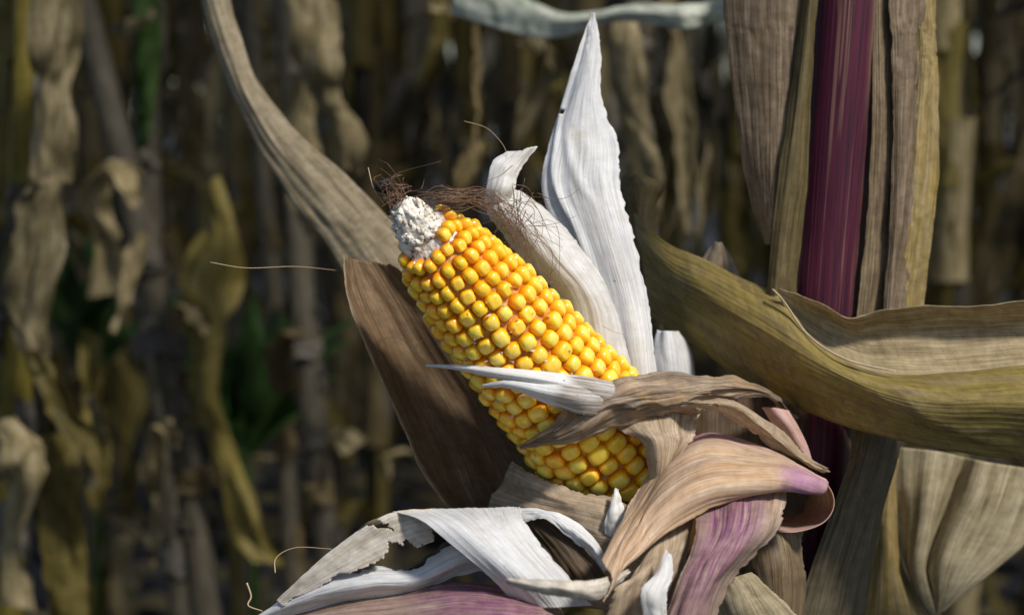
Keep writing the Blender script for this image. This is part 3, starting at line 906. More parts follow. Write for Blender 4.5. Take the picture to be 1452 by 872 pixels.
sheet('leaf', [[(1256, 632, 100), (1330, 640, 92), (1368, 648, 104), (1400, 655, 94), (1500, 670, 108)], [(1262, 690, 98), (1320, 695, 90), (1350, 700, 103), (1385, 705, 92), (1480, 715, 106)],
               [(1274, 745, 98), (1310, 748, 91), (1328, 752, 102), (1360, 756, 92), (1460, 765, 104)], [(1285, 800, 98), (1302, 803, 92), (1312, 806, 100), (1340, 808, 92), (1410, 808, 100)],
               [(1300, 845, 98), (1312, 846, 94), (1322, 848, 98), (1335, 846, 94), (1365, 842, 98)], [(1318, 868, 98), (1322, 868, 97), (1326, 868, 98), (1330, 867, 97), (1336, 866, 98)]],
      M['pale_leaf'], plant, nu=50, nv=70, ribs=.0004, rib_freq=9, wrinkle=.0012, wfreq=(3, 3), seed=12, label='broad pale leaf with a groove hanging at the lower right')
sheet('leaf_sheath', vrows([(560, 1222, 1285, 48, 60), (640, 1208, 1272, 46, 60), (720, 1182, 1252, 45, 60), (800, 1152, 1236, 45, 62), (900, 1120, 1222, 46, 66)], bulge=8),
      M['graygreen_sheath'], plant, nu=40, nv=60, ribs=.0003, rib_freq=9, wrinkle=.0008, wfreq=(2, 4), seed=13, label='gray green sheath sloping down below the broad leaf')
sheet('leaf', vrows([(650, 1262, 1272, 92, 94), (720, 1245, 1268, 92, 96), (800, 1236, 1276, 94, 98), (870, 1215, 1308, 96, 100), (900, 1205, 1310, 98, 102)], bulge=5),
      M['sheath_yellow'], plant, nu=24, nv=40, ribs=.0003, rib_freq=6, wrinkle=.0012, seed=14, label='yellow brown strip beside the pale lower leaf')
sheet('leaf', vrows([(470, 935, 962, 62, 68), (490, 928, 974, 60, 68), (520, 930, 980, 58, 68), (570, 940, 985, 58, 70)], bulge=6), M['white_husk'], plant, nu=20, nv=24, wrinkle=.0008, seed=15, label='gray white rounded leaf scrap right of the tall husk')
sheet('leaf', vrows([(250, 890, 905, 110, 112), (262, 880, 938, 108, 114), (300, 888, 926, 108, 114), (350, 900, 925, 106, 112), (430, 915, 940, 100, 108), (520, 925, 960, 96, 104)], bulge=6), M['sheath_olive'], plant, nu=24, nv=40, wrinkle=.001, seed=16, label='olive gray folded leaf behind the tall white husk')
sheet('leaf', vrows([(344, 1016, 1022, 88, 89), (365, 1000, 1036, 88, 90), (395, 985, 1048, 88, 92)], bulge=4), M['tan_husk'], plant, nu=20, nv=20, wrinkle=.0008, seed=17, label='small gray triangular leaf tip above the broad leaf')
# long blade that runs up and left behind the cob tip
mid = [[(268, -60, 190), (290, -62, 185), (312, -64, 190)], [(296, 40, 182), (316, 38, 177), (336, 36, 182)], [(326, 126, 170), (344, 120, 165), (362, 110, 170)], [(367, 214, 158), (392, 203, 153), (420, 187, 158)], [(416, 290, 144), (454, 272, 139), (492, 250, 144)], [(462, 345, 132), (503, 330, 127), (547, 305, 132)], [(492, 392, 122), (540, 372, 117), (590, 344, 122)], [(540, 444, 114), (590, 425, 109), (634, 394, 114)], [(610, 524, 108), (660, 505, 103), (704, 474, 108)], [(752, 641, 90), (790, 635, 85), (815, 622, 90)]]
sheet('leaf', mid, M['mid_leaf'], plant, nu=30, nv=90, ribs=.0004, rib_freq=6, wrinkle=.0012, wfreq=(2, 6), rag=(.04, .04), ragf=10, seed=18, label='long gray brown blade running up left behind the cob tip')
# leaf that spans the top of the frame
sheet('leaf', [[(640, -38, 400), (640, -5, 397), (640, 20, 400)], [(690, -23, 390), (695, 10, 387), (700, 40, 388)], [(745, -3, 380), (750, 22, 377), (755, 54, 378)], [(800, 18, 370), (802, 32, 367), (805, 52, 370)], [(850, 14, 360), (852, 24, 357), (855, 36, 360)], [(900, 6, 350), (902, 18, 347), (905, 32, 350)], [(960, 6, 340), (962, 22, 337), (965, 42, 340)], [(1020, -2, 330), (1022, 14, 327), (1025, 30, 330)], [(1110, -60, 200), (1112, -48, 197), (1115, -25, 200)], [(1190, -110, 80), (1192, -98, 77), (1195, -85, 80)]],
      M['bg_pale_green'], plant, nu=20, nv=80, wrinkle=.001, seed=19, label='pale green leaf spanning the top edge of the view')

# ------------------------------------------------------------------ the ear
SHIFT[0] = 0.0
T0, B0 = P(567, 291, -32), P(952, 740, 14)
axis = B0 - T0
LEN = np.linalg.norm(axis)
ax = axis / LEN
ear = empty('corn_ear', tuple(B0), 'ripe yellow ear of corn with its dry husks peeled back', 'ear of corn')
toward = np.array(CAM_LOC) - (T0 + B0) / 2
e1 = toward - ax * (toward @ ax); e1 /= np.linalg.norm(e1)
e2 = np.cross(ax, e1)

PXM = SENSOR / LENS / 1452 * .49


def core_r(s):
    """cob radius under the kernels, s in metres from the tip"""
    return np.interp(s, [0, .003, .008, .013, .018, .032, .056, .085, LEN], [.0026, .0044, .0060, .0074, .0098, .0122, .0147, .0168, .0176])


# cob: lumpy white tip, orange chaff further down
ns, na = 90, 56
ss = np.linspace(0, 1, ns) ** 1.15 * LEN
rel = []
Vc = []
for s in ss:
    for j in range(na):
        a = 2 * math.pi * j / na
        Vc.append((s, a))
Vc = np.array(Vc)
tipm = np.clip(1.4 - Vc[:, 0] / .018, 0, 1)
rr = core_r(Vc[:, 0]) + .0011 * np.clip((Vc[:, 0] - .014) / .01, 0, 1) + tipm * (.0022 * vnoise(Vc[:, 1] * 2.2, Vc[:, 0] * 420, 4) + .0024 * vnoise(Vc[:, 1] * 5, Vc[:, 0] * 900, 6))
pos = T0 + Vc[:, :1] * ax + rr[:, None] * (np.cos(Vc[:, 1])[:, None] * e1 + np.sin(Vc[:, 1])[:, None] * e2)
fc = [(k * na + j, k * na + (j + 1) % na, (k + 1) * na + (j + 1) % na, (k + 1) * na + j) for k in range(ns - 1) for j in range(na)] + [tuple(range(na))[::-1], tuple((ns - 1) * na + j for j in range(na))]
cob = link_mesh('cob', pos, fc, M['cob_white'], ear)
cob.data.materials.append(M['cob_core'])
for pl in cob.data.polygons:
    if pl.index < (ns - 1) * na and ss[pl.index // na] > .0155:
        pl.material_index = 1
cob['label'] = 'cob with a bare white pitted tip'

# chaff lumps on the bare tip
rgt = np.random.RandomState(5)
V, Fs = [], []
for k in range(110):
    s = .0005 + .016 * rgt.rand(); a = rgt.rand() * 6.28
    r0 = core_r(s) + .0002
    c = T0 + s * ax + r0 * (math.cos(a) * e1 + math.sin(a) * e2)
    nrm = math.cos(a) * e1 + math.sin(a) * e2
    bm = bmesh.new()
    bmesh.ops.create_icosphere(bm, subdivisions=1, radius=1)
    sx, sy, sz = .0004 + .0013 * rgt.rand(3) ** 1.5
    rot = Matrix.Rotation(rgt.rand() * 6, 3, Vector(rgt.rand(3) - .5).normalized())
    base = len(V)
    for vv in bm.verts:
        p = rot @ Vector((vv.co.x * sx, vv.co.y * sy, vv.co.z * sz))
        p = np.array(p) * (1 + .5 * rgt.rand())
        V.append(c + p - nrm * (p @ nrm) * .55)
    Fs += [tuple(base + w.index for w in fce.verts) for fce in bm.faces]
    bm.free()
ch = link_mesh('chaff', V, Fs, M['cob_white'], ear)
ch['kind'] = 'stuff'


def kernel_mesh(name, wx, wy, h, dent, mat_, seed):
    """rounded tooth: x across the row, y along the cob, z outwards"""
    nlat, nlon = 8, 14
    rg = np.random.RandomState(seed)
    V = []
    for i in range(nlat + 1):
        ph = math.pi * i / nlat
        for j in range(nlon):
            th = 2 * math.pi * j / nlon
            cx, cy = math.cos(th), math.sin(th)
            k = (abs(cx) ** 3.2 + abs(cy) ** 3.2) ** (-1 / 3.2)
            sr = math.sin(ph) ** .58
            zc = math.cos(ph)
            taper = 1 + .16 * zc if zc < 0 else 1 - .05 * zc
            z = h * np.sign(zc) * abs(zc) ** .72
            if zc > .8:
                z -= dent * (zc - .8) / .2
            V.append((wx * k * cx * sr * taper * (1 + .05 * rg.randn() * 0.5), wy * k * cy * sr * taper * (1 + .04 * rg.randn() * .5), z))
    F = [(i * nlon + j, (i + 1) * nlon + j, (i + 1) * nlon + (j + 1) % nlon, i * nlon + (j + 1) % nlon) for i in range(nlat) for j in range(nlon)]
    me = bpy.data.meshes.new(name)
    me.from_pydata(V, [], F)
    me.polygons.foreach_set('use_smooth', [True] * len(F))
    bm = bmesh.new(); bm.from_mesh(me)
    bmesh.ops.remove_doubles(bm, verts=bm.verts, dist=1e-6)
    bmesh.ops.recalc_face_normals(bm, faces=bm.faces)
    bm.to_mesh(me); bm.free()
    me.materials.append(mat_)
    return me


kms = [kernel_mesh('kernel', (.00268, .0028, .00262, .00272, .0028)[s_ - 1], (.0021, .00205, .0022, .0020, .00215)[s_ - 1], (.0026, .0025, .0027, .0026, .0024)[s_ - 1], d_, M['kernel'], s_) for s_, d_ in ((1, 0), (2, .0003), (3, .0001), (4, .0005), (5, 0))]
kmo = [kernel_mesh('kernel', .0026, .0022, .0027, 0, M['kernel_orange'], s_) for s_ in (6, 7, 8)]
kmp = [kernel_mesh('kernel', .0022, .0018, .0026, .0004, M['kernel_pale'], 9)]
NROW = 20
kr = random.Random(12)
back = []
nk = 0
for row in range(NROW):
    a0 = 2 * math.pi * (row + .5) / NROW
    s = .0125 + kr.uniform(-.0012, .0018) + .0022 * math.cos(a0)
    if math.sin(a0) < -.3:
        s -= .0015      # kernels reach farther up on the upper right flank
    while s < LEN - .017:
        step = .0047 if s > .03 else .0042
        a = a0 + .010 * math.sin(s * 300 + row) + .5 * (s - .05) + kr.uniform(-.02, .02)
        sc = np.interp(s, [.012, .03, .06, .2], [.86, 1.08, 1.18, 1.22]) * kr.uniform(.9, 1.07)
        r0 = core_r(s) + .0008 + kr.uniform(-.0004, .0004)
        n = math.cos(a) * e1 + math.sin(a) * e2
        tx = -math.sin(a) * e1 + math.cos(a) * e2
        c = T0 + s * ax + r0 * n
        near_tip = s < .030 + .006 * math.cos(a0 - 1)
        lst = kmo if (near_tip and kr.random() < .75) else kms
        if not near_tip and kr.random() < .02:
            lst = kmp
        me = kr.choice(lst)
        tilt = kr.uniform(-.2, .2) - .1; tw = kr.uniform(-.22, .22)
        Rm = Matrix((Vector(tx), Vector(ax), Vector(n))).transposed() @ Matrix.Rotation(tilt, 3, 'X') @ Matrix.Rotation(tw, 3, 'Z')
        wsc = np.clip(2 * math.pi * (core_r(s) + .0018) / NROW / .0062, .72, 1.2)
        mat4 = Matrix.Translation(Vector(c - B0)) @ Rm.to_4x4() @ Matrix.Diagonal((sc * wsc * 1.0, sc, sc * 1.0, 1))
        if math.cos(a) < -.35:
            back.append((me, mat4))
        else:
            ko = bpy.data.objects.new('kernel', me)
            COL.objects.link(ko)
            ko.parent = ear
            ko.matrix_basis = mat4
            nk += 1
        s += step * kr.uniform(.93, 1.08) * (1.0 if sc < 1 else 1.02)
bmk = bmesh.new()
for me, m4 in back:
    tmp = me.copy(); tmp.transform(m4); bmk.from_mesh(tmp); bpy.data.meshes.remove(tmp)
mk = bpy.data.meshes.new('rear_kernels'); bmk.to_mesh(mk); bmk.free()
mk.materials.append(M['kernel'])
rk = bpy.data.objects.new('rear_kernels', mk); COL.objects.link(rk); rk.parent = ear
rk['kind'] = 'stuff'
print('kernels', nk, 'rear', len(back))

# papery glumes left between kernels
V, Fs = [], []
for k in range(130):
    s = .03 + .055 * rgt.rand(); a = -.9 + 2.0 * rgt.rand()
    n = math.cos(a) * e1 + math.sin(a) * e2; tx = -math.sin(a) * e1 + math.cos(a) * e2
    c = T0 + s * ax + (core_r(s) + .0028) * n
    b0 = len(V)
    u_ = (rgt.rand(3) - .5) * .0011
    V += [c, c + tx * .0006 + u_, c + n * .0006 + u_[::-1] * 1.4, c - tx * .0004 + ax * .0005]
    Fs += [(b0, b0 + 1, b0 + 2), (b0, b0 + 2, b0 + 3)]
gl = link_mesh('glumes', V, Fs, M['cream_husk'], ear, smooth=False, uv=np.random.RandomState(4).rand(len(V), 2))
gl['kind'] = 'stuff'

HL = 'husk_leaf'
# tall white husk behind the ear
r_ = [[(838, 620, 24), (868, 620, 18), (910, 620, 16), (945, 620, 20)], [(850, 520, 24), (875, 520, 17), (905, 518, 13), (932, 516, 16)], [(822, 430, 21), (855, 430, 17), (890, 430, 15), (921, 424, 17)],
      [(785, 330, 22), (825, 330, 18), (862, 330, 16), (901, 335, 18)], [(767, 265, 23), (800, 262, 20), (845, 262, 18), (882, 262, 20)], [(776, 210, 25), (805, 206, 22), (845, 205, 21), (880, 206, 23)],
      [(796, 150, 31), (815, 148, 25), (838, 146, 24), (856, 140, 27)], [(815, 95, 31), (828, 93, 28), (842, 92, 28), (854, 90, 30)], [(830, 45, 32), (836, 45, 31), (843, 44, 31), (850, 44, 32)], [(838, 18, 33), (840, 18, 33), (842, 18, 33), (844, 18, 33)]]


def tall_crease(u, v):
    d = (u - .42) * .55 + (v - .50) * .9
    return .0008 * np.exp(-(d / .035) ** 2) * np.exp(-((v - .5) / .10) ** 2) + .0011 * np.exp(-(((u - .3) + (v - .3) * .6) / .06) ** 2)


def tall_holes(u, v):
    return ((u - .10) / .06) ** 2 + ((v - .645) / .008) ** 2 < 1


sheet(HL, r_, M['white_husk'], ear, nu=80, nv=170, ribs=.00006, rib_freq=26, wrinkle=.0006, wfreq=(2, 5), rag=(.02, .07), ragf=44, crease=tall_crease, holes=tall_holes, seed=31, label='tall white pointed husk standing behind the ear')
r_ = [[(800, 545, 14), (830, 545, 10), (865, 545, 8), (905, 545, 12)], [(788, 430, 10), (820, 430, 5), (852, 435, 5), (876, 440, 12)], [(733, 362, 6), (768, 360, 1), (802, 362, 3), (838, 365, 12)],
      [(694, 312, 2), (724, 306, -1), (757, 304, 2), (800, 312, 11)], [(684, 285, 2), (708, 277, 0), (735, 264, 2), (768, 284, 10)]]
sheet(HL, r_, M['ivory_husk'], ear, nu=60, nv=110, ribs=.00005, rib_freq=18, wrinkle=.0010, wfreq=(2, 5), rag=(.05, .05), ragf=26, tiprag=.05, seed=32, label='cream torn husk along the right of the cob')
r_ = [[(683, 290, 1), (702, 288, -1), (722, 286, 0)], [(686, 268, 0), (706, 266, -3), (731, 268, -1)], [(692, 244, 0), (712, 246, -2), (736, 250, 0)], [(700, 224, 1), (722, 229, -1), (744, 236, 1)], [(720, 211, 3), (742, 210, 1), (767, 206, 3)]]
sheet('husk_strip', r_, M['ivory_husk'], ear, nu=36, nv=50, wrinkle=.0007, rag=(.03, .05), ragf=9, tiprag=.03, seed=30, label='angular torn flap at the top of the cream husk')
# left brown husk
r_ = [[(479, 360, 6), (490, 364, 14), (510, 366, 17), (538, 366, 17), (562, 374, 14)], [(487, 420, 0), (502, 421, 12), (540, 424, 19), (582, 430, 20), (614, 430, 16)], [(516, 490, -2), (534, 491, 12), (578, 495, 22), (628, 500, 23), (672, 505, 19)],
      [(558, 580, 0), (576, 580, 14), (628, 580, 24), (680, 585, 27), (728, 590, 21)], [(588, 650, 2), (610, 650, 15), (662, 650, 23), (715, 650, 27), (768, 650, 23)], [(625, 716, 4), (645, 716, 15), (692, 716, 22), (745, 716, 26), (800, 716, 25)], [(690, 800, 14), (720, 800, 20), (760, 800, 24), (810, 800, 26), (850, 800, 25)]]
sheet(HL, r_, M['brown_husk'], ear, nu=60, nv=120, ribs=.0001, rib_freq=20, wrinkle=.0013, crumple=1.4, wfreq=(3, 4), rag=(.03, .02), ragf=22, endrag=.02, tint=lambda u, v: np.clip((.06 - u) / .03, 0, 1) * 1.2, seed=33, label='brown husk spread behind the left of the ear')
# bottom cup
r_ = [[(722, 648, 2), (755, 668, -10), (800, 684, -17), (850, 699, -21), (895, 712, -21), (934, 724, -15)], [(700, 680, 2), (745, 696, -13), (795, 710, -21), (850, 722, -26), (895, 735, -26), (942, 747, -17)],
      [(686, 722, 0), (735, 732, -15), (795, 747, -23), (850, 762, -28), (900, 772, -28), (952, 782, -17)], [(716, 785, 0), (760, 795, -13), (810, 805, -21), (860, 815, -24), (910, 825, -22), (962, 835, -14)], [(760, 850, 4), (790, 858, -8), (830, 865, -14), (870, 870, -16), (920, 875, -14), (970, 880, -8)]]
r_ = [list(c_) for c_ in zip(*r_)]
sheet(HL, r_, M['tan_husk'], ear, nu=70, nv=90, ribs=.00012, rib_freq=12, wrinkle=.0014, crumple=1.7, wfreq=(5, 5), rag=(.05, 0), seed=34, label='light tan husk cupping the lower side of the ear')
sheet('husk_strip', [[(873, 693, -25), (874, 693, -25), (875, 694, -25)], [(868, 710, -27), (872, 711, -28), (879, 713, -26)], [(859, 732, -28), (869, 735, -29), (885, 736, -27)], [(856, 756, -27), (868, 760, -27), (888, 756, -25)]], M['ivory_husk'], ear, nu=20, nv=40, wrinkle=.0006, rag=(.1, .1), ragf=9, seed=35, label='small white spike at the foot of the kernels')
# grey crumpled bridge across the ear
r_ = [[(733, 636, -23), (734, 637, -23), (736, 639, -23), (738, 641, -23)], [(782, 602, -30), (792, 612, -30), (800, 624, -29), (806, 634, -28)], [(818, 545, -31), (836, 574, -33), (850, 600, -31), (862, 618, -27)], [(852, 536, -29), (880, 560, -33), (905, 582, -30), (925, 602, -24)],
      [(900, 525, -24), (930, 550, -29), (955, 574, -27), (977, 594, -20)], [(960, 520, -16), (985, 545, -22), (1000, 564, -21), (1017, 578, -13)], [(1022, 527, -10), (1042, 545, -15), (1052, 557, -13), (1062, 568, -8)], [(1075, 538, 4), (1092, 550, 0), (1100, 560, 0), (1106, 572, 4)], [(1120, 565, 20), (1125, 575, 18), (1130, 585, 18), (1135, 595, 20)]]
sheet(HL, r_, M['gray_husk'], ear, nu=90, nv=170, ribs=.0002, rib_freq=9, wrinkle=.0016, crumple=1.5, wfreq=(6, 5), rag=(.05, .12), ragf=30, seed=36, label='gray brown crumpled husk bridging across the ear')
r_ = [[(604, 517, -18), (604, 518, -18), (604, 519, -18)], [(650, 517, -24), (650, 521, -25), (650, 525, -24)], [(702, 521, -29), (704, 529, -31), (706, 538, -29)], [(762, 526, -31), (766, 537, -34), (770, 549, -32)], [(830, 534, -31), (835, 548, -33), (838, 566, -32)], [(885, 545, -25), (890, 556, -27), (895, 572, -26)]]
sheet('husk_strip', r_, M['torn_strip'], ear, nu=24, nv=100, tint=lambda u, v: 2.2 * np.clip((v - .70) / .12, 0, 1), ribs=.00012, rib_freq=6, rag=(.05, .12), ragf=18, seed=37, label='white torn strip with a long point lying over the kernels')
r_ = [[(683, 546, -28), (683, 547, -28), (683, 549, -28)], [(716, 539, -31), (720, 545, -32), (724, 552, -31)], [(764, 539, -32), (770, 555, -35), (780, 574, -32)], [(815, 545, -34), (820, 565, -36), (826, 588, -33)], [(860, 552, -28), (865, 570, -30), (870, 590, -28)], [(900, 560, -24), (905, 575, -25), (910, 590, -24)]]
sheet('husk_strip', r_, M['torn_strip'], ear, nu=28, nv=80, tint=lambda u, v: 2.2 * np.clip((v - .50 + .1 * u) / .12, 0, 1), ribs=.00012, rib_freq=8, rag=(.05, .08), ragf=14, seed=38, label='shorter white torn strip under the long point')
# crumpled scraps below the bridge
r_ = [[(862, 600, -21), (900, 590, -22), (945, 576, -19), (1000, 568, -12)], [(885, 614, -25), (915, 612, -28), (945, 608, -24), (988, 604, -18)], [(908, 622, -25), (928, 626, -29), (950, 626, -26), (985, 620, -20)], [(920, 650, -24), (932, 655, -28), (946, 652, -26), (965, 640, -22)], [(922, 690, -22), (928, 692, -25), (934, 692, -25), (942, 680, -22)]]
sheet(HL, r_, M['tan_husk'], ear, nu=50, nv=60, wrinkle=.0007, wfreq=(4, 5), ribs=.0001, rag=(.08, .08), ragf=9, tiprag=.1, seed=39, label='small crumpled tan scrap hanging under the bridge')
# tan folded piece with a hole
r_ = [[(962, 565, -22), (964, 571, -25), (966, 577, -22)], [(1000, 556, -22), (1004, 572, -28), (1005, 587, -23)], [(1045, 556, -16), (1045, 577, -23), (1040, 600, -17)], [(1082, 580, -10), (1076, 600, -18), (1066, 618, -12)], [(1112, 606, -6), (1107, 625, -14), (1102, 643, -8)], [(1152, 641, -4), (1143, 653, -9), (1137, 664, -6)], [(1184, 664, -2), (1179, 669, -4), (1172, 675, -2)]]
sheet(HL, r_, M['tan_husk'], ear, nu=50, nv=110, ribs=.00015, rib_freq=6, wrinkle=.0014, crumple=1.6, wfreq=(3, 5), rag=(.08, .08), ragf=20, tiprag=.03, holes=lambda u, v: ((u - .42) / .13) ** 2 + ((v - .22) / .02) ** 2 < 1, seed=40, label='folded tan husk end with a small hole')
sheet(HL, [[(1080, 577, 8), (1098, 578, 6), (1118, 582, 8)], [(1095, 600, 8), (1115, 600, 5), (1132, 605, 8)], [(1115, 625, 8), (1130, 625, 6), (1145, 632, 8)], [(1140, 650, 8), (1146, 652, 7), (1152, 655, 8)]], M['pink_husk'], ear, nu=20, nv=30, tint=lambda u, v: .45 + 0 * u, seed=41, label='small pink husk corner behind the folded end')
# dark sheet added to stand for the shade in the hollow
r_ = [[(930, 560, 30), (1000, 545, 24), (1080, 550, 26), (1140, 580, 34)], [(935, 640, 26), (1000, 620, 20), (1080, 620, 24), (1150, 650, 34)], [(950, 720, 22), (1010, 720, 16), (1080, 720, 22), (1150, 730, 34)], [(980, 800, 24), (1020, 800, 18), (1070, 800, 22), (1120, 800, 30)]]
sheet(HL, r_, M['dark_brown_husk'], ear, nu=40, nv=50, wrinkle=.002, seed=42, label='added dark sheet for the shade in the hollow behind the folds')
# pink curled husk: front sheet and the roll at its right end
r_ = [[(1168, 684, -20), (1168, 688, -24), (1166, 693, -26), (1160, 698, -24)], [(1118, 655, -14), (1125, 668, -26), (1122, 682, -32), (1110, 690, -30)], [(1060, 635, -8), (1066, 655, -28), (1068, 680, -38), (1060, 699, -36)], [(1000, 621, -4), (1002, 648, -30), (1004, 685, -44), (1002, 720, -42)],
      [(946, 652, -12), (952, 676, -34), (950, 716, -46), (942, 757, -48)], [(908, 700, -24), (918, 720, -40), (912, 760, -50), (900, 792, -54)], [(880, 748, -40), (888, 765, -50), (882, 792, -58), (872, 815, -62)], [(850, 800, -62), (858, 815, -66), (856, 835, -70), (850, 852, -72)]]
sheet(HL, r_, M['pink_husk'], ear, nu=80, nv=130, ribs=.0001, rib_freq=14, wrinkle=.0013, crumple=1.6, wfreq=(4, 4), rag=(.03, .05), ragf=26, tint=lambda u, v: np.clip(1.15 - ((v - .09) / .13) ** 2 - ((u - .62) / .45) ** 2, 0, 1) + .75 * np.exp(-((u - .03) / .12) ** 2 - ((v - .42) / .18) ** 2), seed=43, label='pinkish orange husk curling over in front')
r_ = [[(1010, 622, -2), (1020, 630, 6), (1030, 640, 18)], [(1060, 632, -10), (1064, 640, 4), (1070, 652, 18)], [(1120, 652, -12), (1117, 662, 4), (1110, 677, 20)], [(1168, 681, -12), (1157, 690, 4), (1140, 698, 20)], [(1183, 712, -12), (1168, 712, 4), (1140, 712, 20)], [(1169, 740, -12), (1155, 733, 4), (1135, 724, 20)], [(1130, 754, -12), (1125, 742, 4), (1118, 730, 20)], [(1090, 752, -12), (1095, 742, 4), (1102, 728, 18)]]
sheet(HL, r_, M['pink_husk'], ear, nu=30, nv=90, ribs=.0002, rib_freq=6, wrinkle=.0004, tint=lambda u, v: .35 * (v > .6), seed=44, label='brown pink rolled end of the curled husk')
# purple streaked husk below the curl
r_ = [[(985, 715, -36), (1025, 706, -34), (1070, 699, -32), (1114, 700, -24)], [(985, 760, -48), (1022, 752, -48), (1062, 746, -46), (1108, 737, -36)], [(974, 800, -52), (1002, 795, -54), (1034, 790, -52), (1067, 783, -40)], [(958, 840, -54), (984, 838, -57), (1006, 836, -55), (1032, 830, -44)], [(938, 900, -54), (962, 900, -58), (985, 900, -56), (1004, 900, -46)]]
sheet(HL, r_, M['purple_husk'], ear, nu=50, nv=80, ribs=.00014, rib_freq=10, wrinkle=.0012, crumple=1.6, wfreq=(3, 4), rag=(.03, .06), ragf=28, tint=lambda u, v: np.clip(1.2 - ((u - .42) / .4) ** 2, 0, 1) * np.clip(1.3 - v * .7, 0, 1), seed=45, label='husk with dark purple streaks below the curl')
# grey tan husk running down from the curl
r_ = [[(990, 722, -38), (965, 742, -42), (930, 768, -48), (895, 798, -54)], [(988, 765, -42), (962, 780, -48), (925, 805, -54), (880, 830, -62)], [(975, 810, -42), (952, 825, -50), (915, 840, -56), (868, 858, -62)], [(958, 870, -42), (937, 880, -50), (900, 890, -54), (860, 900, -58)]]
sheet(HL, r_, M['tan_husk'], ear, nu=40, nv=50, ribs=.00014, rib_freq=8, wrinkle=.0014, crumple=1.6, rag=(.03, .04), ragf=22, seed=46, label='gray tan husk hanging under the curled one')
sheet('husk_strip', [[(946, 780, -56), (948, 784, -57), (950, 788, -56)], [(930, 812, -59), (940, 818, -60), (953, 816, -58)], [(908, 838, -62), (928, 846, -63), (946, 846, -61)], [(914, 882, -61), (932, 880, -62), (950, 886, -60)]], M['torn_strip'], ear, nu=30, nv=50, wrinkle=.0007, crumple=.6, tint=lambda u, v: .25 + 0 * u, rag=(.14, .14), ragf=8, tiprag=.1, seed=47, label='blue white torn scrap at the bottom')
sheet('husk_strip', [[(716, 816, -74), (717, 822, -75), (718, 829, -74)], [(760, 820, -80), (760, 831, -82), (760, 842, -80)], [(810, 822, -82), (810, 835, -85), (810, 849, -82)], [(850, 820, -72), (852, 834, -75), (850, 850, -72)], [(874, 812, -62), (877, 820, -63), (876, 830, -62)], [(892, 806, -54), (894, 810, -54), (894, 816, -54)]], M['cream_husk'], ear, nu=16, nv=40, wrinkle=.0006, seed=48, label='pale blurred husk edge nearest the viewer')
# white ribbon at the bottom and its torn strands
r_ = [[(556, 727, -30), (620, 723, -27), (690, 721, -23), (738, 721, -20)], [(598, 740, -42), (655, 744, -45), (702, 742, -42), (744, 741, -34)], [(650, 780, -49), (695, 781, -52), (732, 780, -49), (770, 779, -38)], [(700, 822, -51), (737, 822, -54), (772, 822, -50), (808, 823, -40)], [(730, 856, -46), (770, 860, -48), (800, 860, -44), (840, 858, -36)]]
sheet(HL, r_, M['white_husk'], ear, nu=60, nv=80, ribs=.0001, rib_freq=18, wrinkle=.0006, wfreq=(2, 3), rag=(.01, .03), seed=49, label='wide white husk ribbon twisting down at the bottom')
r_ = [[(734, 720, -22), (738, 728, -24), (744, 742, -26)], [(775, 722, -26), (775, 729, -28), (774, 738, -28)], [(815, 738, -28), (812, 752, -31), (808, 766, -30)], [(845, 765, -30), (840, 776, -33), (835, 788, -31)], [(868, 800, -32), (862, 806, -33), (855, 812, -32)]]
sheet('husk_strip', r_, M['white_husk'], ear, nu=22, nv=60, rag=(.04, .16), ragf=12, wrinkle=.0005, seed=50, label='white jagged edge above the brown gap')
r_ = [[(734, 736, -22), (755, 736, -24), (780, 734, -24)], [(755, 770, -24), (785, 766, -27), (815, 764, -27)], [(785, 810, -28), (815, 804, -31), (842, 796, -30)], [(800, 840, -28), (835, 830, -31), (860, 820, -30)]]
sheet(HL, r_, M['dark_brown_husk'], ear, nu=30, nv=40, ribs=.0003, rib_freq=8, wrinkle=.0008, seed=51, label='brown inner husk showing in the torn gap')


def strand_notch(u, v):
    return (v > .30) & (v < .42) & (u < .34 * (1 - np.abs(v - .36) / .06) + .05)


r_ = [[(612, 722, -31), (626, 738, -34), (642, 758, -36)], [(560, 726, -31), (576, 748, -34), (596, 776, -37)], [(512, 750, -29), (532, 768, -32), (552, 792, -35)], [(466, 784, -27), (484, 797, -30), (502, 812, -32)], [(428, 817, -25), (440, 826, -27), (452, 834, -28)], [(393, 851, -22), (397, 856, -23), (402, 860, -24)]]
sheet('husk_strip', r_, M['cream_husk'], ear, nu=40, nv=120, ribs=.00008, rib_freq=8, wrinkle=.0005, wfreq=(2, 5), rag=(.03, .04), ragf=20, holes=lambda u, v: (u > .84 + .55 * vnoise(v * 15, 3.3 + 0 * v, 4) + .25 * vnoise(v * 50, 8.3 + 0 * v, 4)) | (np.abs(v - .33 + .12 * u + .03 * vnoise(u * 12, v * 30, 9)) < .035 * (1 - u / .5)), seed=52, label='upper cream strand of the torn bottom husk')
r_ = [[(506, 752, -20), (518, 756, -22), (530, 762, -22)], [(525, 738, -24), (538, 745, -27), (550, 753, -25)], [(560, 728, -26), (566, 738, -30), (575, 748, -27)], [(600, 724, -25), (604, 732, -29), (610, 742, -26)]]
sheet('husk_strip', r_, M['sheath_tan'], ear, nu=20, nv=40, rag=(.05, .1), seed=53, label='brown folded rim of the upper strand')
r_ = [[(700, 768, -34), (700, 785, -38), (690, 806, -34)], [(642, 772, -33), (650, 795, -39), (646, 814, -34)], [(584, 803, -31), (590, 822, -37), (591, 840, -32)], [(520, 805, -28), (525, 826, -35), (526, 847, -30)], [(450, 822, -24), (456, 840, -29), (461, 858, -25)], [(400, 850, -20), (402, 861, -23), (406, 872, -21)], [(350, 884, -18), (351, 885, -18), (353, 887, -18)]]
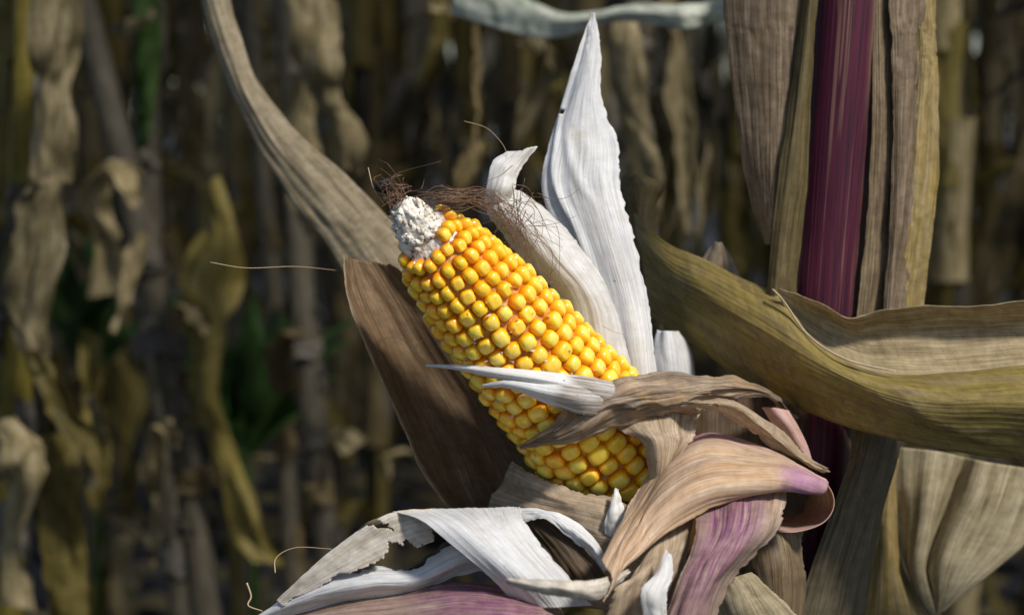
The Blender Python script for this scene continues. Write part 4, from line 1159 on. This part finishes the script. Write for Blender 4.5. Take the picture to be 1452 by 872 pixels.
sheet('husk_strip', r_, M['white_husk'], ear, nu=44, nv=130, ribs=.00008, rib_freq=9, wrinkle=.0007, wfreq=(2, 4), rag=(.03, .02), ragf=22, holes=lambda u, v: (u < .16 - .5 * np.abs(vnoise(v * 13, 1.3 + 0 * v, 6)) + .2 * vnoise(v * 45, 2.3 + 0 * v, 6)) & (v > .22), seed=54, label='lower white strand tapering to the left')
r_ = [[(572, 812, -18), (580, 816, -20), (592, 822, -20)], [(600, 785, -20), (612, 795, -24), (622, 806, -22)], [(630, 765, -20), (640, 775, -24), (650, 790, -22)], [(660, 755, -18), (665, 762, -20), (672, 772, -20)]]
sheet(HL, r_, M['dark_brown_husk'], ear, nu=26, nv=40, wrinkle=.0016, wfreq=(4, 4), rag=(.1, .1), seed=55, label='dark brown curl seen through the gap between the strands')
r_ = [[(380, 878, -18), (385, 890, -26), (390, 905, -30)], [(475, 852, -26), (478, 875, -40), (480, 905, -46)], [(570, 838, -32), (575, 866, -50), (576, 905, -58)], [(640, 822, -36), (650, 858, -56), (650, 905, -62)], [(705, 826, -40), (720, 858, -58), (720, 905, -64)], [(760, 838, -36), (770, 866, -50), (770, 905, -56)], [(795, 850, -26), (800, 872, -36), (800, 905, -40)]]
sheet(HL, r_, M['purple_husk'], ear, nu=50, nv=100, ribs=.0002, rib_freq=10, wrinkle=.0009, wfreq=(3, 4), tint=lambda u, v: np.clip(1.25 - ((v - .62) / .3) ** 2, 0.15, 1), seed=56, label='purple and tan husk along the bottom edge')
# lower right husks
r_ = [[(1052, 800, -4), (1075, 775, -10), (1100, 755, -10), (1136, 752, 0)], [(1045, 815, -4), (1075, 800, -12), (1105, 790, -12), (1136, 790, 0)], [(1055, 832, -4), (1080, 830, -12), (1108, 828, -12), (1134, 830, 0)], [(1062, 900, 0), (1085, 900, -8), (1110, 900, -8), (1132, 900, 2)]]
sheet(HL, r_, M['sheath_tan'], ear, nu=40, nv=50, ribs=.00012, rib_freq=9, wrinkle=.0012, crumple=1.6, rag=(.05, .04), seed=57, label='olive tan husk at the lower right of the ear')
r_ = [[(1012, 850, -14), (1040, 822, -18), (1065, 812, -16)], [(1015, 868, -14), (1050, 840, -20), (1085, 830, -16)], [(1020, 890, -14), (1060, 865, -20), (1110, 852, -14)], [(1040, 920, -12), (1080, 900, -18), (1140, 880, -12)]]
sheet(HL, r_, M['pale_leaf'], ear, nu=30, nv=40, ribs=.00012, rib_freq=7, wrinkle=.0012, crumple=1.6, rag=(.06, .06), seed=58, label='pale tan husk tip at the bottom right')

# shank that joins the ear to the stalk
sk = [B0 - ax * .01, B0 + ax * .02, P(1080, 850, 30), P(1146, 900, 46)]
vv, ff = tube_geo(catmull(np.array(sk), np.linspace(0, 1, 20)), np.linspace(.013, .008, 20), 14)
link_mesh('shank', vv, ff, M['sheath_tan'], ear, uv=np.random.RandomState(8).rand(len(vv), 2))

# silk
sr = np.random.RandomState(21)
paths, rads = [], []
root_p = P(566, 290, -26)
# dark tuft at the very tip
for k in range(22):
    c0 = P(562 + sr.randn() * 7, 290 + sr.randn() * 7, -28 + sr.randn() * 3)
    ex, ey = 545 + sr.randn() * 9, 262 + sr.randn() * 7
    m1 = P((566 + ex) / 2 + sr.randn() * 8, (290 + ey) / 2 + sr.randn() * 8, -28 + sr.randn() * 4)
    e = P(ex, ey, -28 + sr.randn() * 5)
    l = P(ex + 12 + sr.randn() * 8, ey - 4 + sr.randn() * 7, -27 + sr.randn() * 4)
    paths.append(catmull(np.array([c0, m1, e, l]), np.linspace(0, 1, 12))); rads.append(.00011)
V, Fs = [], []
bm = bmesh.new(); bmesh.ops.create_icosphere(bm, subdivisions=3, radius=1)
cc = P(546, 264, -29)
for vv in bm.verts:
    n_ = np.array(vv.co)
    V.append(cc + n_ * np.array([.0026, .002, .0019]) * (1 + .7 * float(vnoise(n_[0] * 3 + n_[2] * 2, n_[1] * 3 + n_[2], 3))))
Fs = [tuple(w.index for w in fce.verts) for fce in bm.faces]
bm.free()
link_mesh('silk_clump', V, Fs, M['hole_dark'], ear)['label'] = 'small black rotted clump of silk'
tuft = strands('silk', paths, rads, M['silk'], ear)
tuft['kind'] = 'stuff'; tuft['label'] = 'dark tuft of dried silk on the cob tip'
paths, rads = [], []
for k in range(24):
    c0 = P(572 + sr.randn() * 6, 290 + sr.randn() * 6, -30)
    a = sr.uniform(-2.9, -1.2) if k < 14 else sr.uniform(2.4, 3.8)
    L_ = sr.uniform(18, 55)
    pts = [c0] + [P(572 + math.cos(a + .3 * j * sr.randn()) * L_ * j / 3, 288 + math.sin(a) * L_ * j / 3 + sr.randn() * 5, -30 + sr.randn() * 4) for j in (1, 2, 3)]
    paths.append(catmull(np.array(pts), np.linspace(0, 1, 12))); rads.append(np.linspace(.00014, .00005, 12))
# fine strands that run along the upper right of the kernels
for k in range(34):
    y0 = 272 + sr.rand() * 26
    pts = [P(585 + sr.rand() * 30, y0, -30), P(640 + sr.randn() * 8, y0 - 6 + sr.randn() * 7, -31 + sr.randn() * 3), P(690 + sr.randn() * 8, 285 + sr.randn() * 10, -24 + sr.randn() * 3), P(735 + sr.randn() * 14, 322 + sr.randn() * 14, -16 + sr.randn() * 3)]
    if sr.rand() < .7:
        pts.append(P(768 + sr.randn() * 18, 362 + sr.randn() * 20, -14 + sr.randn() * 3))
    if sr.rand() < .4:
        pts.append(P(786 + sr.randn() * 12, 405 + sr.randn() * 16, -12))
    paths.append(catmull(np.array(pts), np.linspace(0, 1, 26))); rads.append(np.linspace(.00012, .00006, 26))
for k in range(34):
    x0, y0 = 735 + sr.randn() * 16, 290 + sr.randn() * 22
    pts = [P(x0, y0, -14 + sr.randn() * 2)]
    a = sr.uniform(.2, 2.6)
    for j in range(3):
        a += sr.randn() * .5
        x0 += math.cos(a) * 22; y0 += math.sin(a) * 24
        pts.append(P(x0, y0, -14 + sr.randn() * 2))
    paths.append(catmull(np.array(pts), np.linspace(0, 1, 16))); rads.append(np.linspace(.00011, .00005, 16))
fs_ = strands('silk', paths, rads, M['silk'], ear)
fs_['kind'] = 'stuff'; fs_['label'] = 'fine brown silk strands trailing along the upper right kernels'
single = [[(298, 372, -4), (350, 380, -2), (420, 378, 4), (482, 384, 10)], [(658, 172, 10), (690, 182, 8), (712, 204, 4), (720, 222, 0)], [(520, 490, 4), (560, 478, -4), (585, 492, -8), (600, 482, -10)], [(390, 812, -20), (392, 790, -18), (420, 776, -18), (470, 778, -20)], [(350, 826, -16), (356, 845, -16), (352, 858, -17), (372, 866, -18)], [(855, 462, -16), (870, 470, -16), (884, 474, -16)], [(522, 238, -26), (530, 268, -28), (545, 290, -28)]]
ps = [catmull(np.array([P(*q_) for q_ in s_]), np.linspace(0, 1, 24)) for s_ in single]
for p_, w_ in zip(ps, (.00012, .00012, .00012, .00016, .0003, .00012, .00014)):
    strands('silk', [p_], [np.linspace(w_, w_ * .5, 24)], M['pale_silk'], ear)
